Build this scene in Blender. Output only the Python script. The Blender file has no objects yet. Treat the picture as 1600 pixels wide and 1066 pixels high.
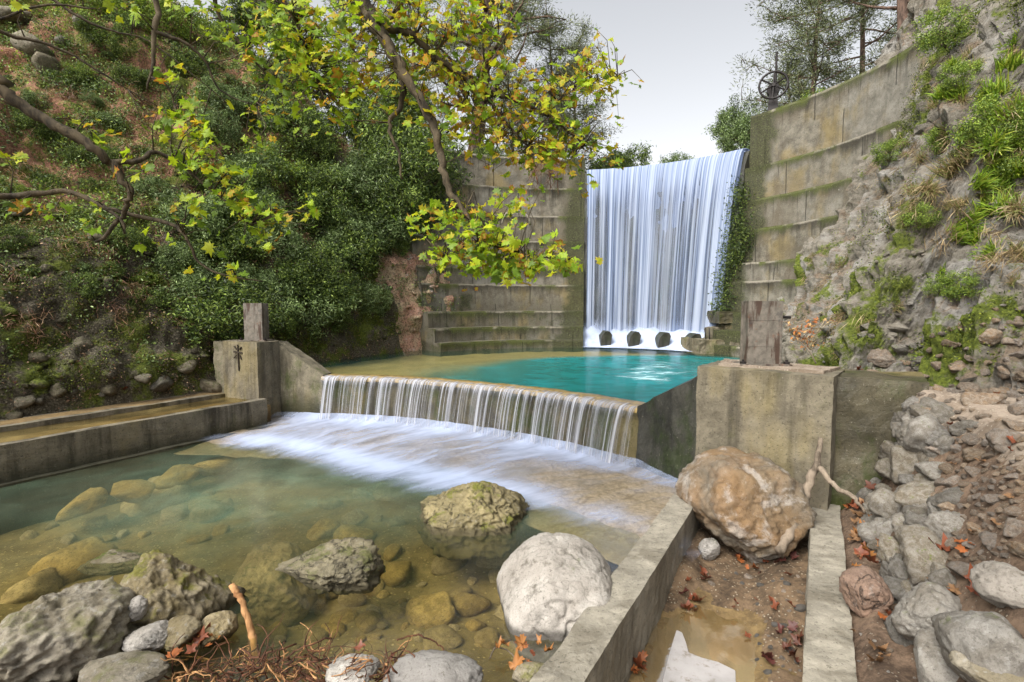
import bpy, bmesh, math, random
import numpy as np
from mathutils import Vector, Matrix
from mathutils.bvhtree import BVHTree
R = math.radians
sc = bpy.context.scene
col = sc.collection

# ------------------------------------------------------------------ camera, sky, sun, exposure
F, TH = 800.0, R(4.15)
ZL, ZP = -2.40, -1.50                    # lower and upper water levels; the eye is at 0
cam_d = bpy.data.cameras.new("camera"); cam_d.sensor_width = 36; cam_d.lens = 18.0
cam_d.clip_start = 0.05; cam_d.clip_end = 3000
cam = bpy.data.objects.new("camera", cam_d); col.objects.link(cam)
cam.rotation_euler = (R(90) - TH, 0, 0)
sc.camera = cam
SUN_EL, SUN_AZ = R(48), R(222)          # azimuth measured clockwise from +Y
w = bpy.data.worlds.new("World"); sc.world = w; w.use_nodes = True
wt = w.node_tree; wt.nodes.clear()
sky = wt.nodes.new('ShaderNodeTexSky'); sky.sky_type = 'NISHITA'; sky.sun_disc = False
sky.sun_elevation = SUN_EL; sky.sun_rotation = SUN_AZ; sky.air_density = 1.0; sky.dust_density = 4.0
bw = wt.nodes.new('ShaderNodeRGBToBW')
hs = wt.nodes.new('ShaderNodeMix'); hs.data_type = 'RGBA'; hs.inputs[0].default_value = .10
bg = wt.nodes.new('ShaderNodeBackground'); bg.inputs[1].default_value = 0.15
wo = wt.nodes.new('ShaderNodeOutputWorld')
wt.links.new(sky.outputs[0], bw.inputs[0]); wt.links.new(bw.outputs[0], hs.inputs[6]); wt.links.new(sky.outputs[0], hs.inputs[7]); wt.links.new(hs.outputs[2], bg.inputs[0]); wt.links.new(bg.outputs[0], wo.inputs[0])
sun_d = bpy.data.lights.new("sun", 'SUN'); sun_d.energy = 1.1; sun_d.angle = R(26); sun_d.color = (1, .95, .86)
sun = bpy.data.objects.new("sun", sun_d); col.objects.link(sun)
sd = Vector((math.sin(SUN_AZ) * math.cos(SUN_EL), math.cos(SUN_AZ) * math.cos(SUN_EL), math.sin(SUN_EL)))
sun.rotation_euler = (-sd).to_track_quat('-Z', 'Y').to_euler()
sc.view_settings.view_transform = 'Standard'; sc.view_settings.look = 'None'
sc.view_settings.gamma = 1; sc.view_settings.exposure = 1.46
sc.render.engine = 'CYCLES'
sc.cycles.transparent_max_bounces = 24; sc.cycles.max_bounces = 7
sc.cycles.diffuse_bounces = 4; sc.cycles.glossy_bounces = 3; sc.cycles.caustics_reflective = False; sc.cycles.caustics_refractive = False

# ------------------------------------------------------------------ pixel <-> place
def ray(px, py):
    u, v = (px - 800) / F, (533 - py) / F
    return Vector((u, math.cos(TH) + v * math.sin(TH), -math.sin(TH) + v * math.cos(TH)))
def at(px, py, Y):
    d = ray(px, py); return d * (Y / d.y)
def onz(px, py, z):
    d = ray(px, py); return d * (z / d.z)
def pix(p):
    f = p[1] * math.cos(TH) - p[2] * math.sin(TH); u = p[1] * math.sin(TH) + p[2] * math.cos(TH)
    return 800 + F * p[0] / f, 533 - F * u / f

# ------------------------------------------------------------------ noise (numpy)
_rs = np.random.RandomState(7)
_p = _rs.permutation(256); PERM = np.concatenate([_p, _p])
GR = _rs.normal(size=(256, 3)); GR /= np.linalg.norm(GR, axis=1)[:, None]
RND = _rs.rand(256, 3)
def _h(Pi, o):
    return PERM[PERM[PERM[(Pi[:, 0] + o[0]) & 255] + ((Pi[:, 1] + o[1]) & 255)] + ((Pi[:, 2] + o[2]) & 255)]
def pn(P):
    P = np.asarray(P, float); Pi = np.floor(P).astype(int); f = P - Pi; u = f**3 * (f * (f * 6 - 15) + 10)
    r = 0
    for i in (0, 1):
        for j in (0, 1):
            for k in (0, 1):
                g = (GR[_h(Pi, (i, j, k))] * (f - (i, j, k))).sum(1)
                w_ = (u[:, 0] if i else 1 - u[:, 0]) * (u[:, 1] if j else 1 - u[:, 1]) * (u[:, 2] if k else 1 - u[:, 2])
                r = r + g * w_
    return r * 1.5
def fbm(P, o=4, lac=2.03, g=.5):
    r = 0; a = 1; P = np.asarray(P, float)
    for i in range(o):
        r = r + a * pn(P + i * 17.3); P = P * lac; a *= g
    return r
def ridge(P, o=4):
    r = 0; a = 1; P = np.asarray(P, float)
    for i in range(o):
        r = r + a * (1 - 2 * np.abs(pn(P + i * 9.1))); P = P * 2.1; a *= .5
    return r
def vor(P):
    P = np.asarray(P, float); Pi = np.floor(P).astype(int)
    d1 = np.full(len(P), 9.); d2 = d1.copy()
    for i in (-1, 0, 1):
        for j in (-1, 0, 1):
            for k in (-1, 0, 1):
                o = (i, j, k)
                q = Pi + o + RND[_h(Pi, o)]
                d = np.sqrt(((P - q)**2).sum(1))
                d2 = np.minimum(d2, np.maximum(d, d1)); d1 = np.minimum(d1, d)
    return d1, d2
def sstep(a, b, x):
    t = np.clip((x - a) / (b - a), 0, 1); return t * t * (3 - 2 * t)

# ------------------------------------------------------------------ objects and meshes
def link(name, me, mat=None, parent=None):
    o = bpy.data.objects.new(name, me); col.objects.link(o)
    if mat is not None: me.materials.append(mat)
    if parent is not None: o.parent = parent
    return o
def tag(o, label=None, cat=None, group=None, kind=None):
    if label: o['label'] = label
    if cat: o['category'] = cat
    if group: o['group'] = group
    if kind: o['kind'] = kind
    return o
def empty(name, loc, label, cat, group=None, rz=0):
    o = bpy.data.objects.new(name, None); col.objects.link(o); o.location = loc; o.rotation_euler = (0, 0, rz)
    o.empty_display_size = .1
    return tag(o, label, cat, group)
def arr_mesh(name, V, faces, smooth=True, colors=None, uv=None, attrs=None):
    """faces: list of (n,k) int arrays"""
    me = bpy.data.meshes.new(name); V = np.asarray(V, np.float32)
    me.vertices.add(len(V)); me.vertices.foreach_set('co', V.ravel())
    li = np.concatenate([f.ravel() for f in faces]).astype(np.int32)
    tot = np.concatenate([np.full(len(f), f.shape[1]) for f in faces]).astype(np.int32)
    st = np.concatenate([[0], np.cumsum(tot)[:-1]]).astype(np.int32)
    me.loops.add(len(li)); me.loops.foreach_set('vertex_index', li)
    me.polygons.add(len(tot)); me.polygons.foreach_set('loop_start', st); me.polygons.foreach_set('loop_total', tot)
    me.polygons.foreach_set('use_smooth', np.full(len(tot), smooth, bool))
    if colors is not None:
        c = np.ones((len(V), 4), np.float32); c[:, :3] = colors
        a = me.color_attributes.new('tint', 'FLOAT_COLOR', 'POINT'); a.data.foreach_set('color', c.ravel())
    if uv is not None:
        l = me.uv_layers.new(name='UVMap'); l.data.foreach_set('uv', np.asarray(uv, np.float32)[li].ravel())
    for k, v in (attrs or {}).items():
        a = me.attributes.new(k, 'FLOAT', 'POINT'); a.data.foreach_set('value', np.asarray(v, np.float32))
    me.update(calc_edges=True)
    return me
def grid_faces(n, m, mask=None):
    i = np.arange(n * m).reshape(n, m)
    f = np.stack([i[:-1, :-1], i[1:, :-1], i[1:, 1:], i[:-1, 1:]], -1).reshape(-1, 4)
    return f if mask is None else f[mask.reshape(-1)]
class MB:
    def __init__(s): s.v = []; s.f = []; s.n = 0
    def add(s, V, Fs):
        for f in Fs: s.f.append(tuple(int(i) + s.n for i in f))
        s.v.extend([tuple(p) for p in V]); s.n += len(V); return s
    def box(s, c, sz, M=None, rz=0, taper=1.0):
        V = []
        for z in (-1, 1):
            k = taper if z > 0 else 1
            for x, y in ((-1, -1), (1, -1), (1, 1), (-1, 1)):
                p = Vector((x * sz[0] / 2 * k, y * sz[1] / 2 * k, z * sz[2] / 2))
                p = (M @ p) if M is not None else Matrix.Rotation(rz, 3, 'Z') @ p
                V.append(p + Vector(c))
        return s.add(V, [(3, 2, 1, 0), (4, 5, 6, 7), (0, 1, 5, 4), (1, 2, 6, 5), (2, 3, 7, 6), (3, 0, 4, 7)])
    def prism(s, poly, z0, z1):
        """poly: list of (x,y), or (x,y,ztop)"""
        n = len(poly)
        V = [(p[0], p[1], z0) for p in poly] + [(p[0], p[1], p[2] if len(p) > 2 else z1) for p in poly]
        Fs = [tuple(range(n - 1, -1, -1)), tuple(range(n, 2 * n))] + [(i, (i + 1) % n, n + (i + 1) % n, n + i) for i in range(n)]
        return s.add(V, Fs)
    def tube(s, pts, rad, sides=8, cap=True):
        pts = [Vector(p) for p in pts]; n = len(pts)
        if not hasattr(rad, '__len__'): rad = [rad] * n
        t = (pts[1] - pts[0]).normalized(); a = t.orthogonal().normalized(); V = []
        for i, p in enumerate(pts):
            t = (pts[min(i + 1, n - 1)] - pts[max(i - 1, 0)])
            t = t.normalized() if t.length > 1e-9 else Vector((0, 0, 1))
            a = (a - t * a.dot(t)); a = a.normalized() if a.length > 1e-6 else t.orthogonal().normalized(); b = t.cross(a)
            for k in range(sides):
                an = 2 * math.pi * k / sides
                V.append(p + (a * math.cos(an) + b * math.sin(an)) * rad[i])
        Fs = [(i * sides + k, i * sides + (k + 1) % sides, (i + 1) * sides + (k + 1) % sides, (i + 1) * sides + k) for i in range(n - 1) for k in range(sides)]
        if cap: Fs += [tuple(range(sides - 1, -1, -1)), tuple((n - 1) * sides + k for k in range(sides))]
        return s.add(V, Fs)
    def build(s, name, mat, parent=None, smooth=False, bevel=0, loc=None):
        me = bpy.data.meshes.new(name); V = s.v
        if loc is not None: V = [(p[0] - loc[0], p[1] - loc[1], p[2] - loc[2]) for p in V]
        me.from_pydata(V, [], s.f)
        if bevel:
            bm = bmesh.new(); bm.from_mesh(me)
            bmesh.ops.bevel(bm, geom=bm.edges[:], offset=bevel, segments=2, affect='EDGES', clamp_overlap=True)
            bm.to_mesh(me); bm.free()
        me.polygons.foreach_set('use_smooth', np.full(len(me.polygons), smooth, bool)); me.update()
        o = link(name, me, mat, parent)
        if loc is not None and parent is None: o.location = loc
        return o
def rough_up(o, amp, scale, sub=3, fine=0.0):
    """subdivide a block-like mesh and wear its faces and edges"""
    me = o.data; bm = bmesh.new(); bm.from_mesh(me)
    for _ in range(sub):
        es = [e for e in bm.edges if e.calc_length() > .07]
        if not es: break
        bmesh.ops.subdivide_edges(bm, edges=es, cuts=1, use_grid_fill=True)
    bm.verts.ensure_lookup_table(); bm.normal_update()
    P = np.array([v.co for v in bm.verts]); Nn = np.array([v.normal for v in bm.verts])
    d = fbm(P * scale, 4) * amp + (fbm(P * scale * 6 + 31, 2) * fine if fine else 0)
    P2 = P + Nn * d[:, None]
    for v, p in zip(bm.verts, P2): v.co = p
    bm.to_mesh(me); bm.free(); me.update()
    return o
def spline(pts, n):
    """Catmull-Rom through pts"""
    P = np.array([tuple(p) for p in pts], float); P = np.vstack([2 * P[0] - P[1], P, 2 * P[-1] - P[-2]])
    t = np.linspace(0, len(pts) - 1 - 1e-9, n); i = t.astype(int); f = (t - i)[:, None]
    a, b, c, d = P[i], P[i + 1], P[i + 2], P[i + 3]
    return .5 * (2 * b + (c - a) * f + (2 * a - 5 * b + 4 * c - d) * f**2 + (3 * b - 3 * c + d - a) * f**3)
_ico = {}
def ico(sub):
    if sub not in _ico:
        bm = bmesh.new(); bmesh.ops.create_icosphere(bm, subdivisions=sub, radius=1)
        V = np.array([v.co for v in bm.verts]); Fc = np.array([[v.index for v in f.verts] for f in bm.faces]); bm.free()
        _ico[sub] = (V / np.linalg.norm(V, axis=1)[:, None], Fc)
    return _ico[sub]
def rock_mesh(name, seed, sub=3, scale=(1, 1, 1), npl=12, rough=.10, fine=.03, hard=12, planes=None, cracks=0.0, soft=1.35):
    V, Fc = ico(sub); rs = np.random.RandomState(seed)
    if planes is None:
        N_ = rs.normal(size=(npl, 3)); d = rs.uniform(.6, .95, npl)
    else:
        N_ = np.array([p[:3] for p in planes], float); d = np.array([p[3] for p in planes], float)
    N_ /= np.linalg.norm(N_, axis=1)[:, None]
    q = np.clip(V @ N_.T, 0, None) / d
    r = ((q**hard).sum(1) + (1 / soft)**hard)**(-1 / hard)
    P = V * r[:, None]
    o = seed * 3.71
    disp = fbm(P * 1.6 + o, 4) * rough + (ridge(P * 3.1 + o, 3) - .6) * fine * 1.4 + fbm(P * 9 + o, 3) * fine * .8
    if cracks:
        c = np.abs(fbm(P * 1.3 + o + 5, 3)); disp = disp - cracks * (1 - sstep(0, .045, c))
    P = P + V * disp[:, None]
    P = P * np.array(scale)
    return arr_mesh(name, P, [Fc])

def chunks(P, N_, size, rs, sub=2, squash=(1, .8, .55), npl=8):
    """angular rock pieces half sunk in a slope; returns V, F to append to the slope's own mesh"""
    V0, F0 = ico(sub); Vs = []; Fs = []; protos = []
    for _ in range(14):
        n = rs.normal(size=(npl, 3)); n /= np.linalg.norm(n, axis=1)[:, None]; d = rs.uniform(.55, .95, npl)
        q = np.clip(V0 @ n.T, 0, None) / d; r = ((q**14).sum(1) + .7**14)**(-1 / 14); W = V0 * r[:, None]
        protos.append(W + V0 * (fbm(W * 2.5 + rs.rand() * 90, 3) * .09)[:, None])
    k = 0
    for i in range(len(P)):
        e = rs.normal(size=3) * .5; a = e[2] + rs.uniform(-.5, .5); c_, s_ = math.cos(a * 3), math.sin(a * 3)
        Rz = np.array([[c_, -s_, 0], [s_, c_, 0], [0, 0, 1]]); b = rs.uniform(-.5, .5); Rx = np.array([[1, 0, 0], [0, math.cos(b), -math.sin(b)], [0, math.sin(b), math.cos(b)]])
        W = (protos[rs.randint(14)] * np.array(squash) * size[i]) @ (Rz @ Rx).T + P[i] - N_[i] * size[i] * .15
        Vs.append(W); Fs.append(F0 + k); k += len(W)
    return np.vstack(Vs), np.vstack(Fs)

# ------------------------------------------------------------------ node helper
class NM:
    def __init__(s, name):
        s.m = bpy.data.materials.new(name); s.m.use_nodes = True; s.t = s.m.node_tree; s.t.nodes.clear()
        s.o = s.t.nodes.new('ShaderNodeOutputMaterial')
    def n(s, typ, ins=None, **pr):
        n = s.t.nodes.new('ShaderNode' + typ)
        for k, v in pr.items(): setattr(n, k, v)
        for k, v in (ins or {}).items(): s.put(n.inputs[k], v)
        return n
    def put(s, sock, v):
        if isinstance(v, bpy.types.NodeSocket): s.t.links.new(v, sock)
        elif isinstance(v, (tuple, list)) and len(v) == 3 and sock.type == 'RGBA': sock.default_value = (*v, 1)
        else: sock.default_value = v
    def obj(s): return s.n('TexCoord').outputs['Object']
    def geo(s, k): return s.n('NewGeometry').outputs[k]
    def uv(s): return s.n('TexCoord').outputs['UV']
    def map(s, v, scale=(1, 1, 1), loc=(0, 0, 0)):
        return s.n('Mapping', {'Vector': v, 'Scale': scale, 'Location': loc}).outputs[0]
    def noise(s, v, scale, detail=4, rough=.55, dist=0):
        return s.n('TexNoise', {'Vector': v, 'Scale': scale, 'Detail': detail, 'Roughness': rough, 'Distortion': dist}).outputs[0]
    def voro(s, v, scale, feat='F1', out='Distance'):
        return s.n('TexVoronoi', {'Vector': v, 'Scale': scale}, feature=feat).outputs[out]
    def ramp(s, f, a, b, lo=0., hi=1.):
        return s.n('MapRange', {0: f, 1: a, 2: b, 3: lo, 4: hi}, interpolation_type='SMOOTHSTEP').outputs[0]
    def math(s, op, a, b=0.):
        n = s.n('Math', operation=op); s.put(n.inputs[0], a); s.put(n.inputs[1], b); return n.outputs[0]
    def mul(s, a, b): return s.math('MULTIPLY', a, b)
    def mix(s, f, a, b, mode='MIX'):
        n = s.n('Mix', data_type='RGBA', blend_type=mode); s.put(n.inputs[0], f); s.put(n.inputs[6], a); s.put(n.inputs[7], b)
        return n.outputs[2]
    def attr(s, name, out='Fac'): return s.n('Attribute', attribute_name=name).outputs[out]
    def bump(s, h, st=.3, d=.02, nrm=None):
        n = s.n('Bump', {'Height': h, 'Strength': st, 'Distance': d})
        if nrm is not None: s.put(n.inputs['Normal'], nrm)
        return n.outputs[0]
    def up(s):
        return s.n('SeparateXYZ', {0: s.geo('Normal')}).outputs[2]
    def zpos(s):
        return s.n('SeparateXYZ', {0: s.geo('Position')}).outputs[2]
    def pbsdf(s, color, rough=.8, nrm=None, spec=.3, metal=0.):
        n = s.n('BsdfPrincipled', {'Base Color': color, 'Roughness': rough, 'Metallic': metal, 'Specular IOR Level': spec})
        if nrm is not None: s.put(n.inputs['Normal'], nrm)
        return n.outputs[0]
    def mixs(s, f, a, b):
        n = s.n('MixShader'); s.put(n.inputs[0], f); s.put(n.inputs[1], a); s.put(n.inputs[2], b); return n.outputs[0]
    def done(s, sh): s.t.links.new(sh, s.o.inputs[0]); return s.m

def concrete(name, base, dark, moss=(.05, .07, .012), moss_amt=.4, stain=.6, yellow=0., wet_z=None, rough=.9):
    k = NM(name); v = k.obj()
    big = k.noise(v, .9, 6, .6, .4); med = k.noise(v, 4.5, 8, .7); fine = k.noise(v, 38, 4, .7)
    streak = k.noise(k.map(v, (2.6, 2.6, .22)), 1.3, 6, .62, .3)
    c = k.mix(k.ramp(med, .25, .78), tuple(x * .62 for x in base), tuple(min(1, x * 1.22) for x in base))
    c = k.mix(k.mul(k.ramp(streak, .47, .66), stain), c, dark)
    c = k.mix(k.mul(k.ramp(big, .52, .7), stain * .8), c, tuple(x * .8 for x in dark))
    if yellow:
        c = k.mix(k.mul(k.ramp(k.noise(k.map(v, (1.2, 1.2, .5), (3, 8, 1)), 1.1, 4), .53, .68), yellow), c, (.30, .23, .07))
    mm = k.ramp(k.noise(k.map(v, (1, 1, .6), (5, 2, 7)), 1.8, 9, .72), .62 - .25 * moss_amt, .78 - .25 * moss_amt)
    c = k.mix(k.mul(mm, min(1, moss_amt * 1.5)), c, moss)
    if wet_z is not None:
        zz = k.math('ADD', k.zpos(), k.mul(k.math('SUBTRACT', big, .5), .5))
        c = k.mix(k.ramp(zz, wet_z, wet_z + .45, .85, 0.), c, (.018, .02, .008))
    c = k.mix(k.ramp(fine, .34, .44, .55, 0.), c, tuple(x * .3 for x in dark))
    c = k.mix(k.ramp(fine, .62, .72, 0., .35), c, (.5, .46, .38))
    pits = k.ramp(k.voro(v, 26), .0, .16)
    h = k.math('ADD', k.mul(fine, .35), k.math('ADD', k.mul(med, 1.0), k.mul(pits, .25)))
    return k.done(k.pbsdf(c, rough, k.bump(h, .75, .022)))

def rockmat(name, c1, c2, dark=(.03, .025, .018), moss=(.07, .085, .015), moss_amt=.3, scale=1., lichen=.2, white=0., crack=.8, rust=0., wet=False, cdet=7):
    k = NM(name); rnd = k.n('ObjectInfo').outputs['Random']
    v = k.n('VectorMath', {0: k.obj(), 1: k.n('CombineXYZ', {0: k.mul(rnd, 37.), 1: k.mul(rnd, 91.), 2: k.mul(rnd, 13.)}).outputs[0]}, operation='ADD').outputs[0]
    n1 = k.noise(v, 1.7 * scale, 9, .66, .6); n2 = k.noise(v, 7 * scale, 9, .74); n3 = k.noise(v, 34 * scale, 5, .7)
    c = k.mix(k.ramp(n1, .36, .64), c1, c2)
    c = k.mix(k.ramp(n2, .3, .5, .75, 0.), c, dark)
    if rust: c = k.mix(k.mul(k.ramp(k.noise(v, 1.1 * scale, 5, .6, .5), .46, .66), rust), c, (.24, .125, .045))
    if white: c = k.mix(k.mul(k.ramp(k.noise(v, 2.7 * scale, 8, .7, .4), .53, .62), white), c, (.40, .39, .37))
    c = k.mix(k.mul(k.ramp(k.noise(v, 13 * scale, 5, .6), .57, .66), lichen), c, (.36, .345, .31))
    cr = k.math('ABSOLUTE', k.math('SUBTRACT', k.noise(v, 1.9 * scale, cdet, .62, .8 if cdet > 3 else .25), .5))
    cr = k.ramp(cr, 0., .016, crack, 0.)
    mz = k.math('ADD', k.noise(v, 2.3 * scale, 9, .75), k.mul(k.up(), .05))
    c = k.mix(k.ramp(mz, .68 - .3 * moss_amt, .80 - .3 * moss_amt), c, moss)
    c = k.mix(cr, c, tuple(x * .7 for x in dark))
    c = k.n('HueSaturation', {'Color': c, 'Value': k.ramp(rnd, 0, 1, .72, 1.2), 'Saturation': k.ramp(k.math('FRACT', k.mul(rnd, 7.3)), 0, 1, .7, 1.15)}).outputs[0]
    c = k.mix(k.ramp(n3, .33, .43, .6, 0), c, dark); c = k.mix(k.ramp(n3, .60, .70, 0, .45), c, k.mix(.5, c, (.5, .47, .42)))
    gr_ = k.noise(v, 90 * scale, 2, .6); c = k.mix(k.ramp(gr_, .34, .42, .35, 0), c, dark)
    if wet: c = k.mix(k.ramp(k.math('ADD', k.zpos(), k.mul(n2, .08)), ZL + .07, ZL + .13, .8, 0), c, tuple(x * .25 for x in c2))
    h = k.math('ADD', k.mul(n2, 1.), k.math('SUBTRACT', k.mul(n3, .35), k.mul(cr, .5)))
    return k.done(k.pbsdf(c, .85, k.bump(h, .8, .03 / scale)))

def leafmat(name, transl=.35, gloss=.12, sat=1.):
    k = NM(name); c = k.attr('tint', 'Color')
    d = k.pbsdf(c, .5, None, .35)
    t = k.n('BsdfTranslucent', {0: k.mix(.5, c, k.mix(1., c, (1., 1., .5), 'MULTIPLY'))}).outputs[0]
    return k.done(k.mixs(transl, d, t))

M = {}
M['dam'] = concrete('dam_concrete', (.36, .30, .21), (.075, .062, .04), (.06, .07, .012), .30, .75, .7)
def dam_concrete():
    k = NM('dam_concrete'); v = k.obj(); dt = k.attr('dtop'); pnl = k.attr('panel'); damp = k.attr('damp')
    big = k.noise(v, .8, 6, .6, .4); med = k.noise(v, 3.6, 9, .72); fine = k.noise(v, 30, 5, .72); st = k.noise(k.map(v, (2.2, 2.2, .3)), 1.2, 7, .65, .3)
    c = k.mix(k.ramp(med, .3, .72), (.075, .066, .048), (.225, .20, .155))
    c = k.mix(k.ramp(pnl, 0, 1, .0, .75), c, k.mix(k.ramp(med, .3, .7), (.15, .14, .115), (.25, .235, .20)))
    c = k.mix(k.mul(k.ramp(k.noise(k.map(v, (1.1, 1.1, .7), (3, 8, 1)), 1.0, 5), .50, .66), .65), c, (.22, .165, .065))
    c = k.mix(k.mul(k.ramp(st, .50, .68), .55), c, (.10, .08, .055))
    c = k.mix(k.mul(k.ramp(big, .5, .66), .55), c, (.11, .09, .06))
    xyz = k.n('SeparateXYZ', {0: k.geo('Position')}); an = k.math('ARCTAN2', k.math('SUBTRACT', xyz.outputs[0], 1.68), k.math('SUBTRACT', xyz.outputs[1], 12.1))
    jf = k.math('ABSOLUTE', k.math('SUBTRACT', k.math('FRACT', k.math('ADD', k.math('ADD', k.mul(an, 3.13), k.mul(k.math('FLOOR', k.mul(xyz.outputs[2], .95)), .37)), k.mul(med, .006))), .5))
    c = k.mix(k.ramp(jf, .0, .010, .7, 0), c, (.04, .035, .025))
    drip = k.noise(k.map(v, (5.5, 5.5, .35), (2, 7, 0)), 1.1, 6, .6, .2)
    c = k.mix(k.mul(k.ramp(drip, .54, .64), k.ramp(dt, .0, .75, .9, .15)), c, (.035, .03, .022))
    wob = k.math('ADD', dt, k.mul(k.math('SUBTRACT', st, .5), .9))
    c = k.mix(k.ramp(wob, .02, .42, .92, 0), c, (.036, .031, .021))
    c = k.mix(k.mul(k.ramp(k.math('ADD', dt, k.mul(med, .12)), .09, .15, 1, 0), .8), c, (.34, .305, .24))  # pale rim band: worn edges plus light on the ledges, put into colour
    c = k.mix(k.mul(k.ramp(k.math('ADD', dt, k.mul(med, .5)), .20, .55, 1, 0), k.ramp(big, .44, .54)), c, (.07, .085, .014))
    dm = k.math('ADD', damp, k.mul(k.math('SUBTRACT', med, .5), 1.1))
    c = k.mix(k.ramp(dm, .35, .75, 0, .88), c, k.mix(k.ramp(fine, .4, .6), (.022, .022, .012), (.06, .065, .022)))
    c = k.mix(k.ramp(fine, .33, .43, .6, 0.), c, (.03, .025, .018)); c = k.mix(k.ramp(fine, .62, .70, 0., .4), c, (.52, .47, .38))
    h = k.math('ADD', k.mul(fine, .45), med)
    h = k.math('SUBTRACT', h, k.ramp(jf, .0, .012, .8, 0))
    return k.done(k.pbsdf(c, .9, k.bump(h, .9, .035)))
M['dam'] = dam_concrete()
M['wetdam'] = concrete('wet_mossy_concrete', (.05, .048, .038), (.012, .012, .009), (.022, .032, .008), .55, .8, 0., rough=.5)
M['weir'] = concrete('weir_concrete', (.19, .165, .115), (.045, .038, .024), (.055, .07, .014), .5, .8, .25, wet_z=-2.2)
M['weirwet'] = concrete('weir_wet_concrete', (.085, .073, .045), (.02, .018, .011), (.035, .045, .009), .6, .7, .25, rough=.45)
M['block'] = concrete('buttress_concrete', (.165, .142, .10), (.055, .047, .032), (.07, .075, .018), .32, .85, .25)
M['channel'] = concrete('channel_concrete', (.265, .24, .19), (.10, .085, .06), (.09, .09, .03), .2, .6)
M['canal'] = concrete('canal_concrete', (.17, .148, .108), (.035, .03, .02), (.06, .07, .015), .28, .9, .2, wet_z=-2.5)
M['rock_grey'] = rockmat('grey_limestone', (.33, .30, .26), (.21, .185, .15), moss_amt=.15, lichen=.3, crack=.2)
M['slope_rock'] = rockmat('mossy_slope_rock', (.20, .175, .125), (.12, .10, .065), moss_amt=.45, lichen=.25, scale=2.)
M['rock_white'] = rockmat('pale_limestone', (.33, .305, .27), (.245, .22, .19), (.06, .05, .035), moss_amt=.08, lichen=.12, scale=1.1, crack=.22, cdet=3, wet=True)
M['rock_tan'] = rockmat('tan_boulder', (.12, .088, .054), (.135, .12, .096), (.05, .035, .022), moss_amt=.03, lichen=.12, white=.32, rust=.36, scale=1.0, crack=.25)
M['rock_moss'] = rockmat('mossy_boulder', (.27, .22, .11), (.17, .14, .07), (.035, .028, .016), (.13, .13, .02), .45, 1.7, .2, wet=True)
M['rock_lichen'] = rockmat('lichen_boulder', (.25, .21, .14), (.16, .125, .06), (.05, .04, .025), (.14, .13, .03), .42, 1.6, .35, crack=.3, wet=True)
M['rock_under'] = rockmat('submerged_rock', (.44, .32, .14), (.27, .19, .08), (.05, .04, .02), (.15, .13, .03), .2, 1.2, .1, crack=.3)
M['rock_rust'] = rockmat('brown_rock', (.24, .13, .07), (.15, .085, .05), (.03, .02, .014), moss_amt=.03, lichen=.15)
M['rubble'] = rockmat('rubble_limestone', (.24, .20, .155), (.14, .10, .068), (.06, .045, .03), (.12, .13, .03), .08, 2.2, .3, rust=.35, crack=.4)
M['drystone'] = rockmat('drystone_limestone', (.22, .20, .168), (.13, .108, .078), (.05, .04, .03), (.10, .12, .02), .25, 2.0, .4, crack=.2)
M['leaf'] = leafmat('plane_leaf', .5)
M['shrub'] = leafmat('shrub_leaf', .25)
M['pine'] = leafmat('pine_needle', .3)
M['grass'] = leafmat('grass_blade', .35)
M['fallen'] = leafmat('fallen_leaf', .15)

def bark(name, a, b, sc_=1.):
    k = NM(name); v = k.map(k.obj(), (1, 1, .35))
    n = k.noise(v, 14 * sc_, 7, .7, .5); n2 = k.noise(k.obj(), 3 * sc_, 5)
    c = k.mix(k.ramp(n, .35, .65), a, b); c = k.mix(k.ramp(n2, .5, .7, 0, .5), c, tuple(min(1, x * 1.6) for x in b))
    return k.done(k.pbsdf(c, .9, k.bump(n, .8, .015)))
M['bark'] = bark('plane_bark', (.022, .017, .011), (.095, .072, .042))
M['pinebark'] = bark('pine_bark', (.05, .035, .027), (.18, .115, .085), .5)
M['root'] = bark('root_bark', (.03, .014, .008), (.13, .055, .028))
M['driftwood'] = bark('driftwood', (.06, .046, .032), (.19, .15, .11))
M['stick'] = bark('stick_bark', (.18, .08, .03), (.45, .25, .11))

def steel(name):
    k = NM(name); v = k.obj()
    st = k.noise(k.map(v, (5, 5, .9)), 2.0, 7, .65, .4); n = k.noise(v, 9, 8, .7)
    c = k.mix(k.ramp(n, .35, .65), (.10, .088, .07), (.19, .165, .135))
    c = k.mix(k.ramp(st, .5, .60, 0, .9), c, (.05, .026, .016))
    c = k.mix(k.ramp(k.noise(v, 7, 6, .7), .58, .66, 0, .6), c, (.16, .06, .025))
    c = k.mix(k.ramp(k.noise(v, 4, 6, .6), .58, .68, 0, .8), c, (.04, .038, .036))
    return k.done(k.pbsdf(c, .65, k.bump(n, .3, .008), .4, .15))
M['steel'] = steel('rusty_steel')
k = NM('black_iron'); n = k.noise(k.obj(), 12, 5)
M['iron'] = k.done(k.pbsdf(k.mix(n, (.010, .009, .009), (.025, .018, .016)), .5, None, .5, .4))
k = NM('painted_shade'); M['shade_black'] = k.done(k.pbsdf(k.mix(k.noise(k.obj(), 3), (.006, .006, .005), (.012, .011, .008)), .9))
k = NM('groove_shade'); M['dark_bar'] = k.done(k.pbsdf(k.mix(k.noise(k.obj(), 20), (.02, .015, .01), (.05, .038, .025)), .9))
k = NM('sheet_pale'); n = k.noise(k.obj(), 6, 6); n2 = k.noise(k.obj(), 60, 3)
M['sheet'] = k.done(k.pbsdf(k.mix(k.ramp(k.noise(k.obj(), 9, 8, .7), .54, .7, 0, .8), k.mix(k.ramp(n, .3, .7), (.27, .255, .245), (.36, .34, .33)), (.13, .095, .06)), .6, k.bump(n2, .2, .004)))

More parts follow.
